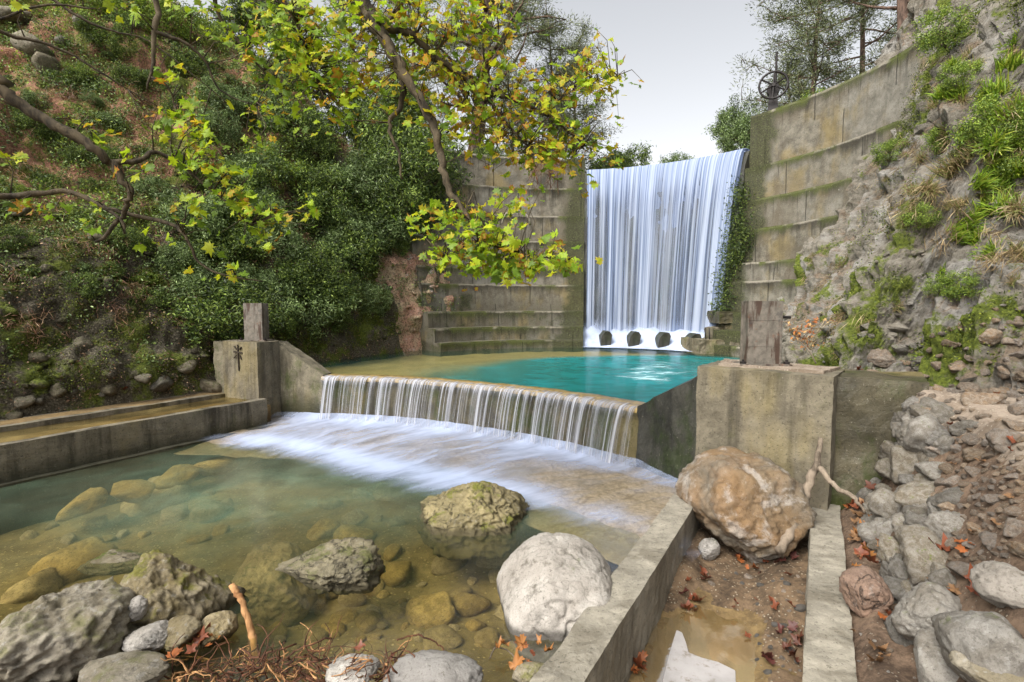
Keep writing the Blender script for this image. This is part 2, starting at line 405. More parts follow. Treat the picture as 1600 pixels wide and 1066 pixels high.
# ---- terrain materials
k = NM('hillside_ground'); v = k.obj(); rk = k.attr('rocky'); nd = k.attr('needle')
n1 = k.noise(v, 1.3, 7, .65, .4); n2 = k.noise(v, 6, 9, .75); n3 = k.noise(v, 30, 6, .75); vo = k.voro(v, 9); vo2 = k.voro(v, 22)
soil = k.mix(k.ramp(n2, .3, .7), (.022, .016, .010), (.10, .07, .042))
litter = k.mix(k.ramp(n3, .3, .68), (.10, .042, .022), (.42, .22, .14))
rock = k.mix(k.ramp(n3, .36, .66), (.03, .025, .016), (.31, .27, .19))
rock = k.mix(k.ramp(vo2, .1, .42, 0, .65), rock, (.03, .025, .016))
moss = k.mix(k.ramp(n3, .3, .7), (.025, .035, .005), (.17, .20, .03))
c = k.mix(k.ramp(k.math('ADD', n1, k.mul(nd, .35)), .60, .82), soil, litter)
c = k.mix(k.ramp(k.math('ADD', n2, k.mul(rk, .5)), .62, .76), c, rock)
c = k.mix(k.ramp(k.noise(k.map(v, (1, 1, 1), (4, 9, 2)), 1.7, 9, .72), .46, .58), c, moss)
h = k.math('ADD', k.mul(n2, .8), k.math('ADD', k.mul(n3, .5), k.mul(vo, -.5)))
M['hill'] = k.done(k.pbsdf(c, .95, k.bump(h, 1., .06)))

k = NM('pink_bank_rock'); v = k.obj(); n1 = k.noise(v, 1.6, 8, .7); n3 = k.noise(v, 16, 8, .75)
c = k.mix(k.ramp(n1, .4, .6), (.40, .31, .20), (.46, .25, .18)); c = k.mix(k.ramp(n3, .36, .55, .85, 0), c, (.06, .045, .025))
c = k.mix(k.ramp(k.noise(v, 3.2, 8, .7), .56, .66, 0, .8), c, (.5, .47, .43))
M['bankrock'] = k.done(k.pbsdf(c, .9, k.bump(n3, 1., .05)))

k = NM('cliff_rock'); v = k.obj(); gr = k.attr('grassy')
n1 = k.noise(v, .9, 8, .68, .5); n2 = k.noise(v, 4, 10, .78, .3); n3 = k.noise(v, 20, 7, .75); vo = k.voro(k.map(v, (1, 1, 1.6)), 4.5)
rock = k.mix(k.ramp(n2, .30, .62), (.060, .050, .034), (.235, .212, .172))
rock = k.mix(k.ramp(n1, .46, .62, 0, .75), rock, (.32, .305, .28))
rock = k.mix(k.ramp(n3, .30, .46, .75, 0), rock, (.05, .04, .028))
soil = k.mix(k.ramp(n3, .3, .7), (.075, .052, .034), (.24, .18, .125))
c = k.mix(k.ramp(k.math('ADD', k.noise(k.map(v, (1, 1, 1), (7, 1, 3)), 1.2, 8, .7), k.mul(k.up(), .1)), .56, .66, 0., .9), rock, soil)
mossc = k.mix(k.ramp(n3, .3, .7), (.03, .045, .006), (.16, .19, .025))
c = k.mix(k.ramp(k.math('ADD', k.noise(k.map(v, (1, 1, 1), (2, 6, 9)), 1.5, 9, .72), k.mul(gr, .24)), .58, .67), c, mossc)
h = k.math('ADD', k.mul(n2, 1.2), k.math('ADD', k.mul(n3, .4), k.mul(vo, -.6)))
M['cliff'] = k.done(k.pbsdf(c, .92, k.bump(h, 1., .07)))

def soilmat(name, a, b, stones=(.42, .37, .3), amt=.4, sc_=1.):
    k = NM(name); v = k.obj(); n2 = k.noise(v, 3 * sc_, 8, .7); n3 = k.noise(v, 26 * sc_, 8, .75)
    c = k.mix(k.ramp(k.math('ADD', k.mul(n2, .6), k.mul(n3, .4)), .38, .62), a, b)
    vr = k.n('TexVoronoi', {'Vector': v, 'Scale': 42 * sc_}); sel = k.mul(k.ramp(vr.outputs['Distance'], .2, .34, 1, 0), k.math('LESS_THAN', k.n('SeparateColor', {0: vr.outputs['Color']}).outputs[0], amt))
    c = k.mix(sel, c, stones)
    return k.done(k.pbsdf(c, .92, k.bump(k.math('ADD', n3, k.mul(sel, .6)), .8, .02)))
M['soil'] = soilmat('bank_soil', (.05, .032, .02), (.20, .135, .09), (.24, .2, .15), .25)
M['path'] = soilmat('path_dirt', (.16, .12, .085), (.30, .245, .19), amt=.25)
M['mud'] = soilmat('channel_mud', (.10, .066, .03), (.22, .15, .065), (.22, .18, .12), amt=.12)
M['gravel'] = soilmat('dark_gravel', (.045, .030, .018), (.18, .12, .07), (.30, .25, .18), .4, .8)
M['bed'] = soilmat('riverbed_silt', (.12, .088, .036), (.26, .195, .085), (.36, .28, .13), .35, .5)
M['poolfloor'] = soilmat('pool_silt', (.25, .195, .09), (.36, .28, .13), (.4, .33, .18), .1, .4)
M['ground'] = soilmat('far_ground', (.06, .05, .03), (.16, .13, .08))
k = NM('apron_stone'); v = k.obj(); vr = k.n('TexVoronoi', {'Vector': v, 'Scale': 4.6, 'Randomness': 1.}, feature='DISTANCE_TO_EDGE').outputs[0]; n3 = k.noise(v, 20, 6, .7)
c = k.mix(k.ramp(n3, .3, .7), (.17, .13, .075), (.32, .26, .18)); c = k.mix(k.mul(k.ramp(vr, .0, .14, 1, 0), k.ramp(k.noise(v, 2.2, 5), .4, .6, .05, .4)), c, (.08, .06, .035))
c = k.mix(k.ramp(k.noise(v, 1.5, 5), .5, .62, 0, .8), c, (.16, .13, .08))
M['apron'] = k.done(k.pbsdf(c, .5, k.bump(k.math('ADD', n3, k.mul(vr, .8)), .6, .03)))

# ---- water
def water(name, body, tint, rough=.12, refl=1., wav=(1, 1, 1), bump=.02, vary=1.):
    k = NM(name); v = k.obj(); a = k.attr('body')
    nz = k.noise(k.map(v, wav), 2.2, 5, .6, .5)
    nb = k.bump(nz, bump * 10, .02)
    tr = k.n('BsdfTransparent', {0: tint}).outputs[0]
    lz = k.noise(v, .42, 4, .55, .6)
    bc = k.mix(k.ramp(nz, .3, .7), tuple(x * .72 for x in body), tuple(min(1, x * 1.3) for x in body))
    bc = k.mix(k.ramp(lz, .40, .62, 1 - vary, 1), k.mix(.5, bc, tuple(x * y for x, y in zip(body, (1.6, .55, .38)))), bc)
    df = k.n('BsdfDiffuse', {0: bc}).outputs[0]
    b = k.mixs(a, tr, df)
    gl = k.n('BsdfGlossy', {0: (.9, .95, 1), 'Roughness': rough, 'Normal': nb}).outputs[0]
    fr = k.mul(k.n('Fresnel', {'IOR': 1.30, 'Normal': nb}).outputs[0], refl)
    return k.done(k.mixs(fr, b, gl))
M['upwater'] = water('turquoise_water', (.006, .15, .155), (.85, .86, .70), .16, .38, (1, 1.6, 1))
M['lowwater'] = water('green_clear_water', (.16, .235, .16), (.84, .82, .64), .16, .19, (1, 1, 1), vary=.5)
M['canalwater'] = water('brown_shallow_water', (.20, .15, .06), (.8, .74, .55), .2, .35, vary=0.)
M['puddle'] = water('muddy_water', (.30, .205, .085), (.8, .7, .5), .08, .5, vary=0.)

def veil(name, freq, cover, c1, c2, soft=.18, low=.12, transl=.35):
    """streaked falling water: thin where the noise along the crest is low"""
    k = NM(name); uv = k.uv(); fade = k.attr('fade')
    s1 = k.noise(k.map(uv, (freq, low, 1)), 1., 3, .55)
    s2 = k.noise(k.map(uv, (freq * 3.7, low * 1.6, 1), (3, 5, 0)), 1., 3, .6)
    s3 = k.noise(k.map(uv, (freq * 11, low * 2.5, 1), (1, 9, 0)), 1., 2, .6)
    s = k.math('ADD', k.mul(s1, .52), k.math('ADD', k.mul(s2, .33), k.mul(s3, .15)))
    s = k.math('ADD', s, k.math('SUBTRACT', fade, 1.))
    al = k.ramp(s, .5 - cover - soft, .5 - cover + soft, 0., .97)
    c = k.mix(k.ramp(s3, .35, .68), c1, c2)
    c = k.mix(k.ramp(s2, .45, .7), c, c2)
    d = k.n('BsdfDiffuse', {0: c}).outputs[0]; t = k.n('BsdfTranslucent', {0: c}).outputs[0]
    w_ = k.mixs(transl, d, t)
    return k.done(k.mixs(al, k.n('BsdfTransparent').outputs[0], w_))
M['fall'] = veil('falling_water', 1.7, .035, (.15, .21, .36), (.50, .56, .70), .14, .04)
M['fall2'] = veil('falling_strands', 2.4, -.06, (.30, .31, .36), (.62, .63, .68), .09, .10)
def foammat(name, scale, soft, c, stretch=(1, 1, 1)):
    k = NM(name); uv = k.uv(); fade = k.attr('fade')
    n1 = k.noise(k.map(uv, stretch), scale, 6, .6, .6); n2 = k.noise(k.map(uv, stretch, (5, 3, 0)), scale * 3, 4, .6, .3)
    s = k.math('ADD', k.mul(n1, .65), k.mul(n2, .35))
    al = k.ramp(k.math('ADD', s, k.math('SUBTRACT', fade, 1.)), .5 - soft, .5 + soft, 0, .95)
    d = k.n('BsdfDiffuse', {0: c}).outputs[0]
    return k.done(k.mixs(al, k.n('BsdfTransparent').outputs[0], d))
M['foam'] = foammat('silky_foam', 1.1, .36, (.40, .46, .62), (1.5, .5, 1))
M['foambase'] = foammat('white_foam', 1.3, .42, (.50, .57, .74))
M['swirl'] = foammat('pool_swirl', 1.2, .16, (.45, .72, .78), (2.6, .8, 1))

# ================================================================== SETTING
ZL, ZP = -2.40, -1.50                    # lower and upper water levels; the eye is at 0
BV = {}
def bvh_of(name, V, faces):
    BV[name] = BVHTree.FromPolygons([tuple(map(float, p)) for p in V], [tuple(map(int, f)) for f in faces])
def drop(x, y, names, z0=30.):
    best = None
    for n in names:
        h = BV[n].ray_cast(Vector((x, y, z0)), Vector((0, 0, -1)))
        if h[0] is not None and (best is None or h[0].z > best.z): best = h[0]
    return best
def hit(px, py, names):
    best = None; bn = None
    for n in names:
        h = BV[n].ray_cast(Vector((0, 0, 0)), ray(px, py).normalized())
        if h[0] is not None and (best is None or h[0].y < best.y): best, bn = h[0], h[1]
    return best, bn

# far ground under everything
g = np.stack(np.meshgrid(np.linspace(-700, 700, 60), np.linspace(-500, 1100, 60), indexing='ij'), -1).reshape(-1, 2)
V = np.column_stack([g, np.full(len(g), -4.5)])
tag(link('ground', arr_mesh('ground', V, [grid_faces(60, 60)]), M['ground']), kind='structure')

# ---- left hillside: base line swept up and back
HB = [(-15, -2, -1.9), (-11.0, 4.0, -1.9), (-9.55, 6.6, -1.9), (-8.0, 8.85, -1.9), (-6.75, 10.6, -1.88), (-6.0, 11.6, -1.75), (-5.1, 12.9, -1.65), (-4.25, 14.4, -1.65),
      (-3.25, 16.2, -1.65), (-1.75, 17.7, -1.6), (-1.6, 19.4, -1.6), (-2.6, 22.5, -1.6), (-3.2, 27, -1.6)]
nS, nT = 400, 210
hb = spline(HB, nS); t = (np.linspace(0, 1, nT)**1.5) * 24
S_, T_ = np.meshgrid(np.arange(nS), t, indexing='ij')
B = hb[S_.astype(int)]
Yb = B[..., 1]
sl = .93 + .45 * sstep(9.5, 13.5, Yb) + .9 * sstep(14, 17, Yb)
step = 1.1 + .9 * sstep(13.5, 16.5, Yb)
rise = step * (1 - np.exp(-T_ / .38)) + sl * T_
cap = 15 - 9.0 * sstep(12.5, 17.5, Yb)
rise = np.where(rise < cap * .7, rise, cap * .7 + cap * .3 * (1 - np.exp(-(rise - cap * .7) / (cap * .3)))) + .06 * T_
P = np.stack([B[..., 0] - .88 * T_, B[..., 1] + .47 * T_, B[..., 2] + rise], -1)
gu = np.gradient(P, axis=0); gv = np.gradient(P, axis=1)
Nn = np.cross(gv, gu); Nn /= np.linalg.norm(Nn, axis=-1, keepdims=True) + 1e-9
if Nn[..., 2].mean() < 0: Nn = -Nn
Pf = P.reshape(-1, 3); Nf = Nn.reshape(-1, 3); tf = T_.reshape(-1)
low = 1 - sstep(1.2, 3.2, tf)
d1, d2 = vor(Pf * 3.4)
d = fbm(Pf * .55, 4) * .38 + fbm(Pf * 2.1 + 9, 4) * .14 + (.42 - d1) * .16 * (.35 + .65 * low) + ridge(Pf * 1.3 + 4, 3) * .09
d3, _ = vor(Pf * 8.0 + 3); d = d + (.4 - d3) * .07 * low
d *= sstep(0., .25, tf) * .85 + .15
Pf = Pf + Nf * d[:, None]
rocky = np.clip(low + .5 * fbm(Pf * .8 + 20, 3), 0, 1); needle = np.clip(sstep(1.5, 4, tf) + .5 * fbm(Pf * .7 + 50, 3), 0, 1)
fh = grid_faces(nS, nT)
fy = Pf[fh].mean(1)[:, 1]; fx = Pf[fh].mean(1)[:, 0]
pink = (fy > 16.0) & (Pf[fh].mean(1)[:, 2] < 2.3) & (fx > -4.2)
rs = np.random.RandomState(31)
vis = np.where((Pf[:, 1] > 6) & (tf > .1) & (tf < 9) & (Pf[:, 0] / Pf[:, 1] > -1.15))[0]
pr_ = (.25 + 3.0 * low[vis] + .3 * rocky[vis]) * sstep(-.3, .5, fbm(Pf[vis] * 1.1 + 70, 2) + .2); pr_ /= pr_.sum()
ch = rs.choice(vis, 1500, False, pr_); cv, cf = chunks(Pf[ch], Nf[ch], .035 + .13 * rs.rand(1500)**2.5, rs, 2)
me = arr_mesh('hillside', np.vstack([Pf, cv]), [fh, cf + len(Pf)], attrs={'rocky': np.concatenate([rocky, np.full(len(cv), 1.)]), 'needle': np.concatenate([needle, np.zeros(len(cv))])})
o = tag(link('hillside', me, M['hill']), kind='structure'); me.materials.append(M['bankrock'])
me.polygons.foreach_set('material_index', np.concatenate([pink.astype(np.int32), (cv[cf[:, 0]][:, 1] > 16.2).astype(np.int32) * (cv[cf[:, 0]][:, 2] < 2.2)])); bvh_of('hill', Pf, fh)
HILL = (Pf.copy(), Nf.copy(), tf.copy(), needle)

# ---- right cliff
CB = [(6.9, 15.5, -1.9), (6.3, 13, -1.9), (5.85, 11, -1.9), (5.35, 9.5, -1.9), (4.75, 8.0, -1.85), (4.25, 7.0, -1.35), (4.85, 6.45, -1.0), (5.0, 5.6, -.98), (4.75, 4.5, -1.0), (4.3, 3.3, -1.0), (3.9, 1.8, -1.0), (3.6, -.5, -1.0)]
nS, nT = 430, 190
cb = spline(CB, nS); t = (np.linspace(0, 1, nT)**1.25) * 8.0
S_, T_ = np.meshgrid(np.arange(nS), t, indexing='ij'); B = cb[S_.astype(int)]
near = 1 - sstep(4.2, 7.0, B[..., 1])
rise = (1.62 - .55 * near) * T_ + (.07 - .03 * near) * T_**2
P = np.stack([B[..., 0] + .95 * T_, B[..., 1] + .22 * T_, B[..., 2] + rise], -1)
gu = np.gradient(P, axis=0); gv = np.gradient(P, axis=1)
Nn = np.cross(gu, gv); Nn /= np.linalg.norm(Nn, axis=-1, keepdims=True) + 1e-9
if Nn[..., 2].mean() < 0: Nn = -Nn
Pf = P.reshape(-1, 3); Nf = Nn.reshape(-1, 3); tf = T_.reshape(-1)
W_ = Pf.copy(); W_[:, 2] = Pf[:, 2] * 1.25 + Pf[:, 0] * .8        # tilted strata
d1, d2 = vor(W_ * 1.9 + fbm(Pf * 1.5, 2)[:, None] * .35); e1, e2 = vor(W_ * 5.2 + fbm(Pf * 3, 2)[:, None] * .2)
SL_ = np.column_stack([Pf[:, 1] * 2.3 - Pf[:, 2] * .5, tf * .55, Pf[:, 0] * .4])
d = ridge(SL_ * .8, 5) * .30 + ridge(SL_ * 3.2 + 7, 3) * .07 + fbm(Pf * .6 + 3, 4) * .30 + (ridge(W_ * .9, 4) - .7) * .17 + np.minimum(d2 - d1, .22) * .16 + np.minimum(e2 - e1, .2) * .08 + fbm(Pf * 8, 3) * .035
d = (d - d.mean()) * (sstep(0., .3, tf) * .8 + .2)
Pf = Pf + Nf * d[:, None]
grassy = np.clip(fbm(Pf * .5 + 11, 3) + .1 + .5 * sstep(2.6, 5., Pf[:, 0] - Pf[:, 1] * .55), 0, 1)
fc = grid_faces(nS, nT)
rs = np.random.RandomState(32)
vis = np.where((Pf[:, 1] > 2.5) & (tf > .02) & (tf < 6.5) & (Pf[:, 0] / Pf[:, 1] < 1.15))[0]
pr_ = sstep(-.25, .5, fbm(Pf[vis] * .9 + 30, 2)) * (1 + 1.5 * (tf[vis] < 1.2)) * (1.2 - .8 * grassy[vis]); pr_ /= pr_.sum()
ch = rs.choice(vis, 330, False, pr_); cv, cf = chunks(Pf[ch], Nf[ch], (.04 + .15 * rs.rand(330)**3) * sstep(2, 8, Pf[ch][:, 1]).clip(.45, 1), rs, 2)
tag(link('cliff', arr_mesh('cliff', np.vstack([Pf, cv]), [fc, cf + len(Pf)], False, attrs={'grassy': np.concatenate([grassy, np.zeros(len(cv))])}), M['cliff']), kind='structure'); bvh_of('cliff', Pf, fc)
CLIFF = (Pf.copy(), Nf.copy(), tf.copy(), grassy)

# ---- right bank: strip of soil, rubble slope, path ledge
W1, WD, WN = np.array([.104, 2.834]), np.array([.515, .857]), np.array([.857, -.515])
W2 = np.array([1.70, 2.834])
def sq(X, Y, O=W2):
    return (X - O[0]) * WD[0] + (Y - O[1]) * WD[1], (X - O[0]) * WN[0] + (Y - O[1]) * WN[1]
def wpt(s, q, z, O=W2):
    p = O + WD * s + WN * q; return Vector((p[0], p[1], z))
gx, gy = np.linspace(1.0, 6.4, 150), np.linspace(-.6, 8.4, 240)
X, Y = [a.reshape(-1) for a in np.meshgrid(gx, gy, indexing='ij')]
s_, q_ = sq(X, Y)
qe = .58 - .05 * np.clip(s_, 0, 3.5)
z = -2.14 + 1.5 * np.clip(q_ - qe, 0, .78) * sstep(0, .25, q_ - qe + .1) + .12 * np.clip(q_ - 1.35, 0, 2)
tt = sstep(2.3, 3.3, s_) * sstep(.62, .95, q_); z = z * (1 - tt) - .86 * tt
e_ = (X - 2.75) * .65 + (Y - 6.87) * .76
z = z - .13 * (1 - sstep(.25, .42, q_)); z = np.where(q_ < .1, -3.2, z); z = np.where((e_ > -.1) & (s_ > 2), -1.98, z)
P = np.column_stack([X, Y, z]); on = (z > -2.3) & (z != -1.98)
P[:, 2] += on * (fbm(P * 1.5, 4) * .05 + fbm(P * 7, 3) * .018) * sstep(.2, .5, q_)
fb = grid_faces(150, 240)
sfc = s_[fb].mean(1); qfc = q_[fb].mean(1)
me = arr_mesh('bank', P, [fb]); tag(link('bank', me, M['soil']), kind='structure'); me.materials.append(M['path'])
me.polygons.foreach_set('material_index', ((P[fb].mean(1)[:, 2] > -1.12) & (sfc > 1.2)).astype(np.int32)); bvh_of('bank', P, fb)

# ---- weir plan
WF = [(-3.9, 10.42), (-3.0, 10.28), (-2.0, 9.98), (-.46, 9.2), (.83, 8.28), (1.82, 7.27)]
wf = spline([(p[0], p[1], 0) for p in WF], 120)[:, :2]
wt_ = np.gradient(wf, axis=0); wt_ /= np.linalg.norm(wt_, axis=1)[:, None]; wn = np.column_stack([-wt_[:, 1], wt_[:, 0]])   # upstream
wn *= np.sign(wn[:, 1:2])
ws = np.concatenate([[0], np.cumsum(np.linalg.norm(np.diff(wf, axis=0), axis=1))])
AC, AR = np.array([1.68, 12.1]), 7.6                      # big dam: arc centre and radius
def arc(ph, r, z): return (AC[0] + r * math.sin(ph), AC[1] + r * math.cos(ph), z)

# ---- lower riverbed
gx, gy = np.linspace(-13, 2.6, 210), np.linspace(-1.0, 10.6, 170)
X, Y = [a.reshape(-1) for a in np.meshgrid(gx, gy, indexing='ij')]
s1, q1 = sq(X, Y, W1)
shore = 3.05 + .35 * np.sin(X * 1.3 + .5) * .5 + .12 * np.clip(-X - .5, 0, 6)
z = -3.02 + .72 * (1 - sstep(-1.1, 1.0, Y - shore)) + .16 * (1 - sstep(0, 2.2, Y - shore))
P = np.column_stack([X, Y, z]); P[:, 2] += fbm(P * .9, 3) * .07 + fbm(P * 4, 3) * .025
P[:, 2] = np.where(q1 > .1, -3.3, P[:, 2])
fr = grid_faces(210, 170)
me = arr_mesh('riverbed', P, [fr]); tag(link('riverbed', me, M['bed']), kind='structure'); me.materials.append(M['soil'])
me.polygons.foreach_set('material_index', (P[fr].mean(1)[:, 2] > ZL - .02).astype(np.int32)); bvh_of('bed', P, fr)
# lower water, up to the right channel wall
us, vs = np.linspace(-6, 9.5, 160), np.linspace(0, 1, 130)
S_, V_ = np.meshgrid(us, vs, indexing='ij')
q = -10.5 + V_ * 10.62
X = W1[0] + WD[0] * S_ + WN[0] * q; Y = W1[1] + WD[1] * S_ + WN[1] * q
P = np.stack([X, Y, np.full_like(X, ZL)], -1).reshape(-1, 3)
dep = fbm(P * np.array([.5, .5, 1]) + 40, 3)
X, Y = P[:, 0], P[:, 1]
chn = np.exp(-((Y - (6.5 + .35 * (X + 2.6)))**2) / 2.0) * sstep(-5.8, -3.2, X) * (1 - sstep(-.9, 1.2, X))
body = np.clip(.075 + .42 * chn + .10 * dep + .08 * sstep(4.2, 6., Y) - .05 * (1 - sstep(3.2, 4.8, Y)), .015, .8)
me = arr_mesh('water', P, [grid_faces(160, 130)], attrs={'body': body}); tag(link('water', me, M['lowwater']), kind='structure')
# apron below the weir
na, nv = 120, 26
vv = np.linspace(-.15, 2.35, nv)
ext = np.linspace(.08, 2.0, 14)
wfx = np.vstack([wf[:1] - wt_[:1] * ext[::-1][:, None], wf, wf[-1:] + wt_[-1:] * ext[:, None]]); wnx = np.vstack([np.repeat(wn[:1], 14, 0), wn, np.repeat(wn[-1:], 14, 0)]); na = len(wfx)
A = np.array([[(wfx[i, 0] - wnx[i, 0] * v, wfx[i, 1] - wnx[i, 1] * v, -2.352 - .012 * v - .16 * max(0, v - 1.75)) for v in vv] for i in range(na)]).reshape(-1, 3)
A[:, 2] += fbm(A * 2.4, 3) * .035
fa_ = grid_faces(na, nv); fa_ = fa_[sq(A[fa_][:, :, 0].max(1), A[fa_][:, :, 1].min(1), W1)[1] < .2]
tag(link('apron', arr_mesh('apron', A, [fa_]), M['apron']), kind='structure')

# ---- upper pool
xs = np.linspace(-7.5, 9.0, 200); yw = np.interp(xs, np.concatenate([[-8, -5.2], wf[:, 0], [2.4, 3.9, 6, 10]]), np.concatenate([[11.2, 10.9], wf[:, 1], [7.0, 6.0, 5.3, 5]]))
tv = np.linspace(0, 1, 150)
X = np.repeat(xs[:, None], 150, 1); Y = (yw + .30)[:, None] + tv[None, :] * (19.6 - yw[:, None])
poly = [(-2.6, 9.3), (-2.55, 10.9), (-1.7, 12.6), (-.2, 13.9), (1.7, 14.6), (3.8, 15.0), (5.3, 14.9), (6.6, 14.0), (5.9, 12), (4.2, 9.2), (3.2, 7.2), (2.4, 6.0), (-.5, 8.0)]
def poly_sd(X, Y, poly):
    P = np.column_stack([X, Y]); n = len(poly); d = np.full(len(P), 1e9); ins = np.zeros(len(P), bool)
    for i in range(n):
        a = np.array(poly[i]); b = np.array(poly[(i + 1) % n]); ab = b - a
        t = np.clip(((P - a) @ ab) / (ab @ ab), 0, 1); d = np.minimum(d, np.linalg.norm(P - a - t[:, None] * ab, axis=1))
        c = ((a[1] > P[:, 1]) != (b[1] > P[:, 1])) & (P[:, 0] < (b[0] - a[0]) * (P[:, 1] - a[1]) / (b[1] - a[1] + 1e-12) + a[0]); ins ^= c
    return np.where(ins, d, -d)
Xf, Yf = X.reshape(-1), Y.reshape(-1)
sdp = poly_sd(Xf, Yf, poly) + .12 * pn(np.column_stack([Xf * .8, Yf * .8, Xf * 0]))
pf = grid_faces(200, 150)
FZ = -1.64 - .75 * sstep(-.1, .9, sdp)
P = np.column_stack([Xf, Yf, FZ]); P[:, 2] += fbm(P * 1.2, 3) * .03
tag(link('pool_floor', arr_mesh('pool_floor', P, [pf]), M['poolfloor']), kind='structure')
P = np.column_stack([Xf, Yf, np.full(len(Xf), ZP)])
body = np.clip(.10 + .88 * sstep(-.30, .5 + 1.7 * (1 - sstep(-2.4, 1.5, Xf)), sdp) * (.62 + .38 * sstep(-2.0, 1.2, Xf)), 0, .97)
me = arr_mesh('pool_water', P, [pf], attrs={'body': body}); tag(link('pool_water', me, M['upwater']), kind='structure')
# swirling foam on the pool, drifting from the fall
i_ = np.linspace(0, 1, 90); X, Y = np.meshgrid(np.linspace(1.0, 5.2, 90), np.linspace(8.2, 14.6, 120), indexing='ij')
Xf, Yf = X.reshape(-1), Y.reshape(-1)
fade = np.clip(poly_sd(Xf, Yf, [(1.4, 10.4), (2.3, 9.0), (3.3, 9.0), (4.4, 11), (4.9, 13.2), (3.9, 14.2), (2.4, 12.6)]) / 1.0, -1, .9) * .40 + .58
me = arr_mesh('foam', np.column_stack([Xf, Yf, np.full(len(Xf), ZP + .006)]), [grid_faces(90, 120)], uv=np.column_stack([Yf * .5 - Xf * .25, Xf + Yf * .5]), attrs={'fade': fade})
tag(link('foam', me, M['swirl']), kind='stuff', label='pale swirls of foam drifting on the turquoise pool', cat='foam')

# ---- reservoir ground and far hill behind the dam
rr = np.array([8.3, 8.6, 9.2, 10, 12, 14, 17, 20, 25, 30, 40, 60, 90, 140]); ph = np.radians(np.linspace(-36, 125, 70))
PH, RR = np.meshgrid(ph, rr, indexing='ij')
X = AC[0] + RR * np.sin(PH); Y = AC[1] + RR * np.cos(PH)
z = 4.75 + sstep(8.5, 12, RR) * (1.0 * (1 - sstep(-.45, .05, PH)) + .5 * sstep(.85, 1.2, PH)) + .04 * (RR - 8.3) * (1 - sstep(-.6, .15, PH)) * 2 - .5 * sstep(15, 40, RR)
P = np.stack([X, Y, z], -1).reshape(-1, 3); P[:, 2] += fbm(P * .3, 3) * .15
fu = grid_faces(70, len(rr)); tag(link('upstream_terrain', arr_mesh('upstream_terrain', P, [fu]), M['hill']), kind='structure'); bvh_of('up', P, fu)

# ---- canal on the left, its water
CO, CN = np.array([-6.72, 6.72]), np.array([-WN[0], -WN[1]])   # left side points away from the pool
def cpt(s, q, z):
    p = CO + WD * s + CN * q; return (p[0], p[1], z)
def cprism(mb, s0, s1, q0, q1, z0, z1): return mb.prism([cpt(s0, q0, 0)[:2], cpt(s1, q0, 0)[:2], cpt(s1, q1, 0)[:2], cpt(s0, q1, 0)[:2]][::-1], z0, z1)
cl = empty('canal', cpt(0, 0, -2.6), 'stained concrete canal with shallow brown water along the foot of the left slope', 'canal')
def adopt(o, p):
    o.parent = p; o.matrix_parent_inverse = Matrix.LocRotScale(p.location, p.rotation_euler, None).inverted(); return o
mb = MB(); cprism(mb, -9, 3.72, 0, .15, -3.3, -1.86)
o = mb.build('front_wall', M['canal']); rough_up(o, .02, 1.3, 6, .006); adopt(o, cl)
mb = MB(); cprism(mb, -9, 3.95, 1.28, 1.42, -2.4, -1.85)
o = mb.build('back_wall', M['canal']); rough_up(o, .02, 1.3, 6, .006); adopt(o, cl)
mb = MB(); cprism(mb, -9, 3.9, .145, 1.285, -2.4, -2.02); adopt(mb.build('canal_floor', M['canalwater'] and M['mud']), cl)
mb = MB(); cprism(mb, -9, 3.9, 1.41, 2.1, -2.4, -1.90); o = mb.build('wet_ledge', M['mud']); rough_up(o, .03, 1.1, 5, .01); adopt(o, cl)
mb = MB(); cprism(mb, -9, 3.75, -.13, .005, -3.3, -2.365); o = mb.build('footing', M['canal']); rough_up(o, .02, 1.3, 6, .006); adopt(o, cl)
S_, Q_ = np.meshgrid(np.linspace(-9, 3.88, 120), np.linspace(.14, 1.29, 14), indexing='ij')
X = CO[0] + WD[0] * S_ + CN[0] * Q_; Y = CO[1] + WD[1] * S_ + CN[1] * Q_
P = np.stack([X, Y, np.full_like(X, -1.93)], -1).reshape(-1, 3)
tag(link('canal_water', arr_mesh('canal_water', P, [grid_faces(120, 14)], attrs={'body': np.clip(.35 + .4 * fbm(P * 1.2, 3), .1, .8)}), M['canalwater']), kind='structure')

# ---- right channel: two walls, mud floor, puddle
def wprism(mb, s0, s1, q0, q1, z0, z1, O): return mb.prism([tuple(wpt(s0, q0, 0, O))[:2], tuple(wpt(s0, q1, 0, O))[:2], tuple(wpt(s1, q1, 0, O))[:2], tuple(wpt(s1, q0, 0, O))[:2]], z0, z1)
mb = MB(); wprism(mb, -3.5, 3.95, 0, .27, -3.3, -2.2, W1); o = mb.build('channel_wall', M['channel']); rough_up(o, .016, 2.2, 7, .009)
tag(o, 'long low pale concrete channel wall between the pool and the muddy channel', 'channel wall')
mb = MB(); wprism(mb, -3.5, 3.25, 0, .27, -3.3, -2.2, W2); o = mb.build('channel_wall', M['channel']); rough_up(o, .014, 2.2, 7, .009)
tag(o, 'low concrete channel wall edged by leaf litter below the dry stone wall', 'channel wall')
S_, Q_ = np.meshgrid(np.linspace(-3.4, 4.2, 300), np.linspace(.2, 1.42, 100), indexing='ij')
X = W1[0] + WD[0] * S_ + WN[0] * Q_; Y = W1[1] + WD[1] * S_ + WN[1] * Q_
P = np.stack([X, Y, -2.82 + .16 * sstep(1.75, 2.6, S_) + .13 * sstep(.85, 1.2, Q_) + .08 * (1 - sstep(.3, .5, Q_))], -1).reshape(-1, 3)
P[:, 2] += fbm(P * 2.2, 4) * .035 + fbm(P * 9, 4) * .016
fg = grid_faces(300, 100)
me = arr_mesh('channel_floor', P, [fg]); tag(link('channel_floor', me, M['mud']), kind='structure'); me.materials.append(M['gravel'])
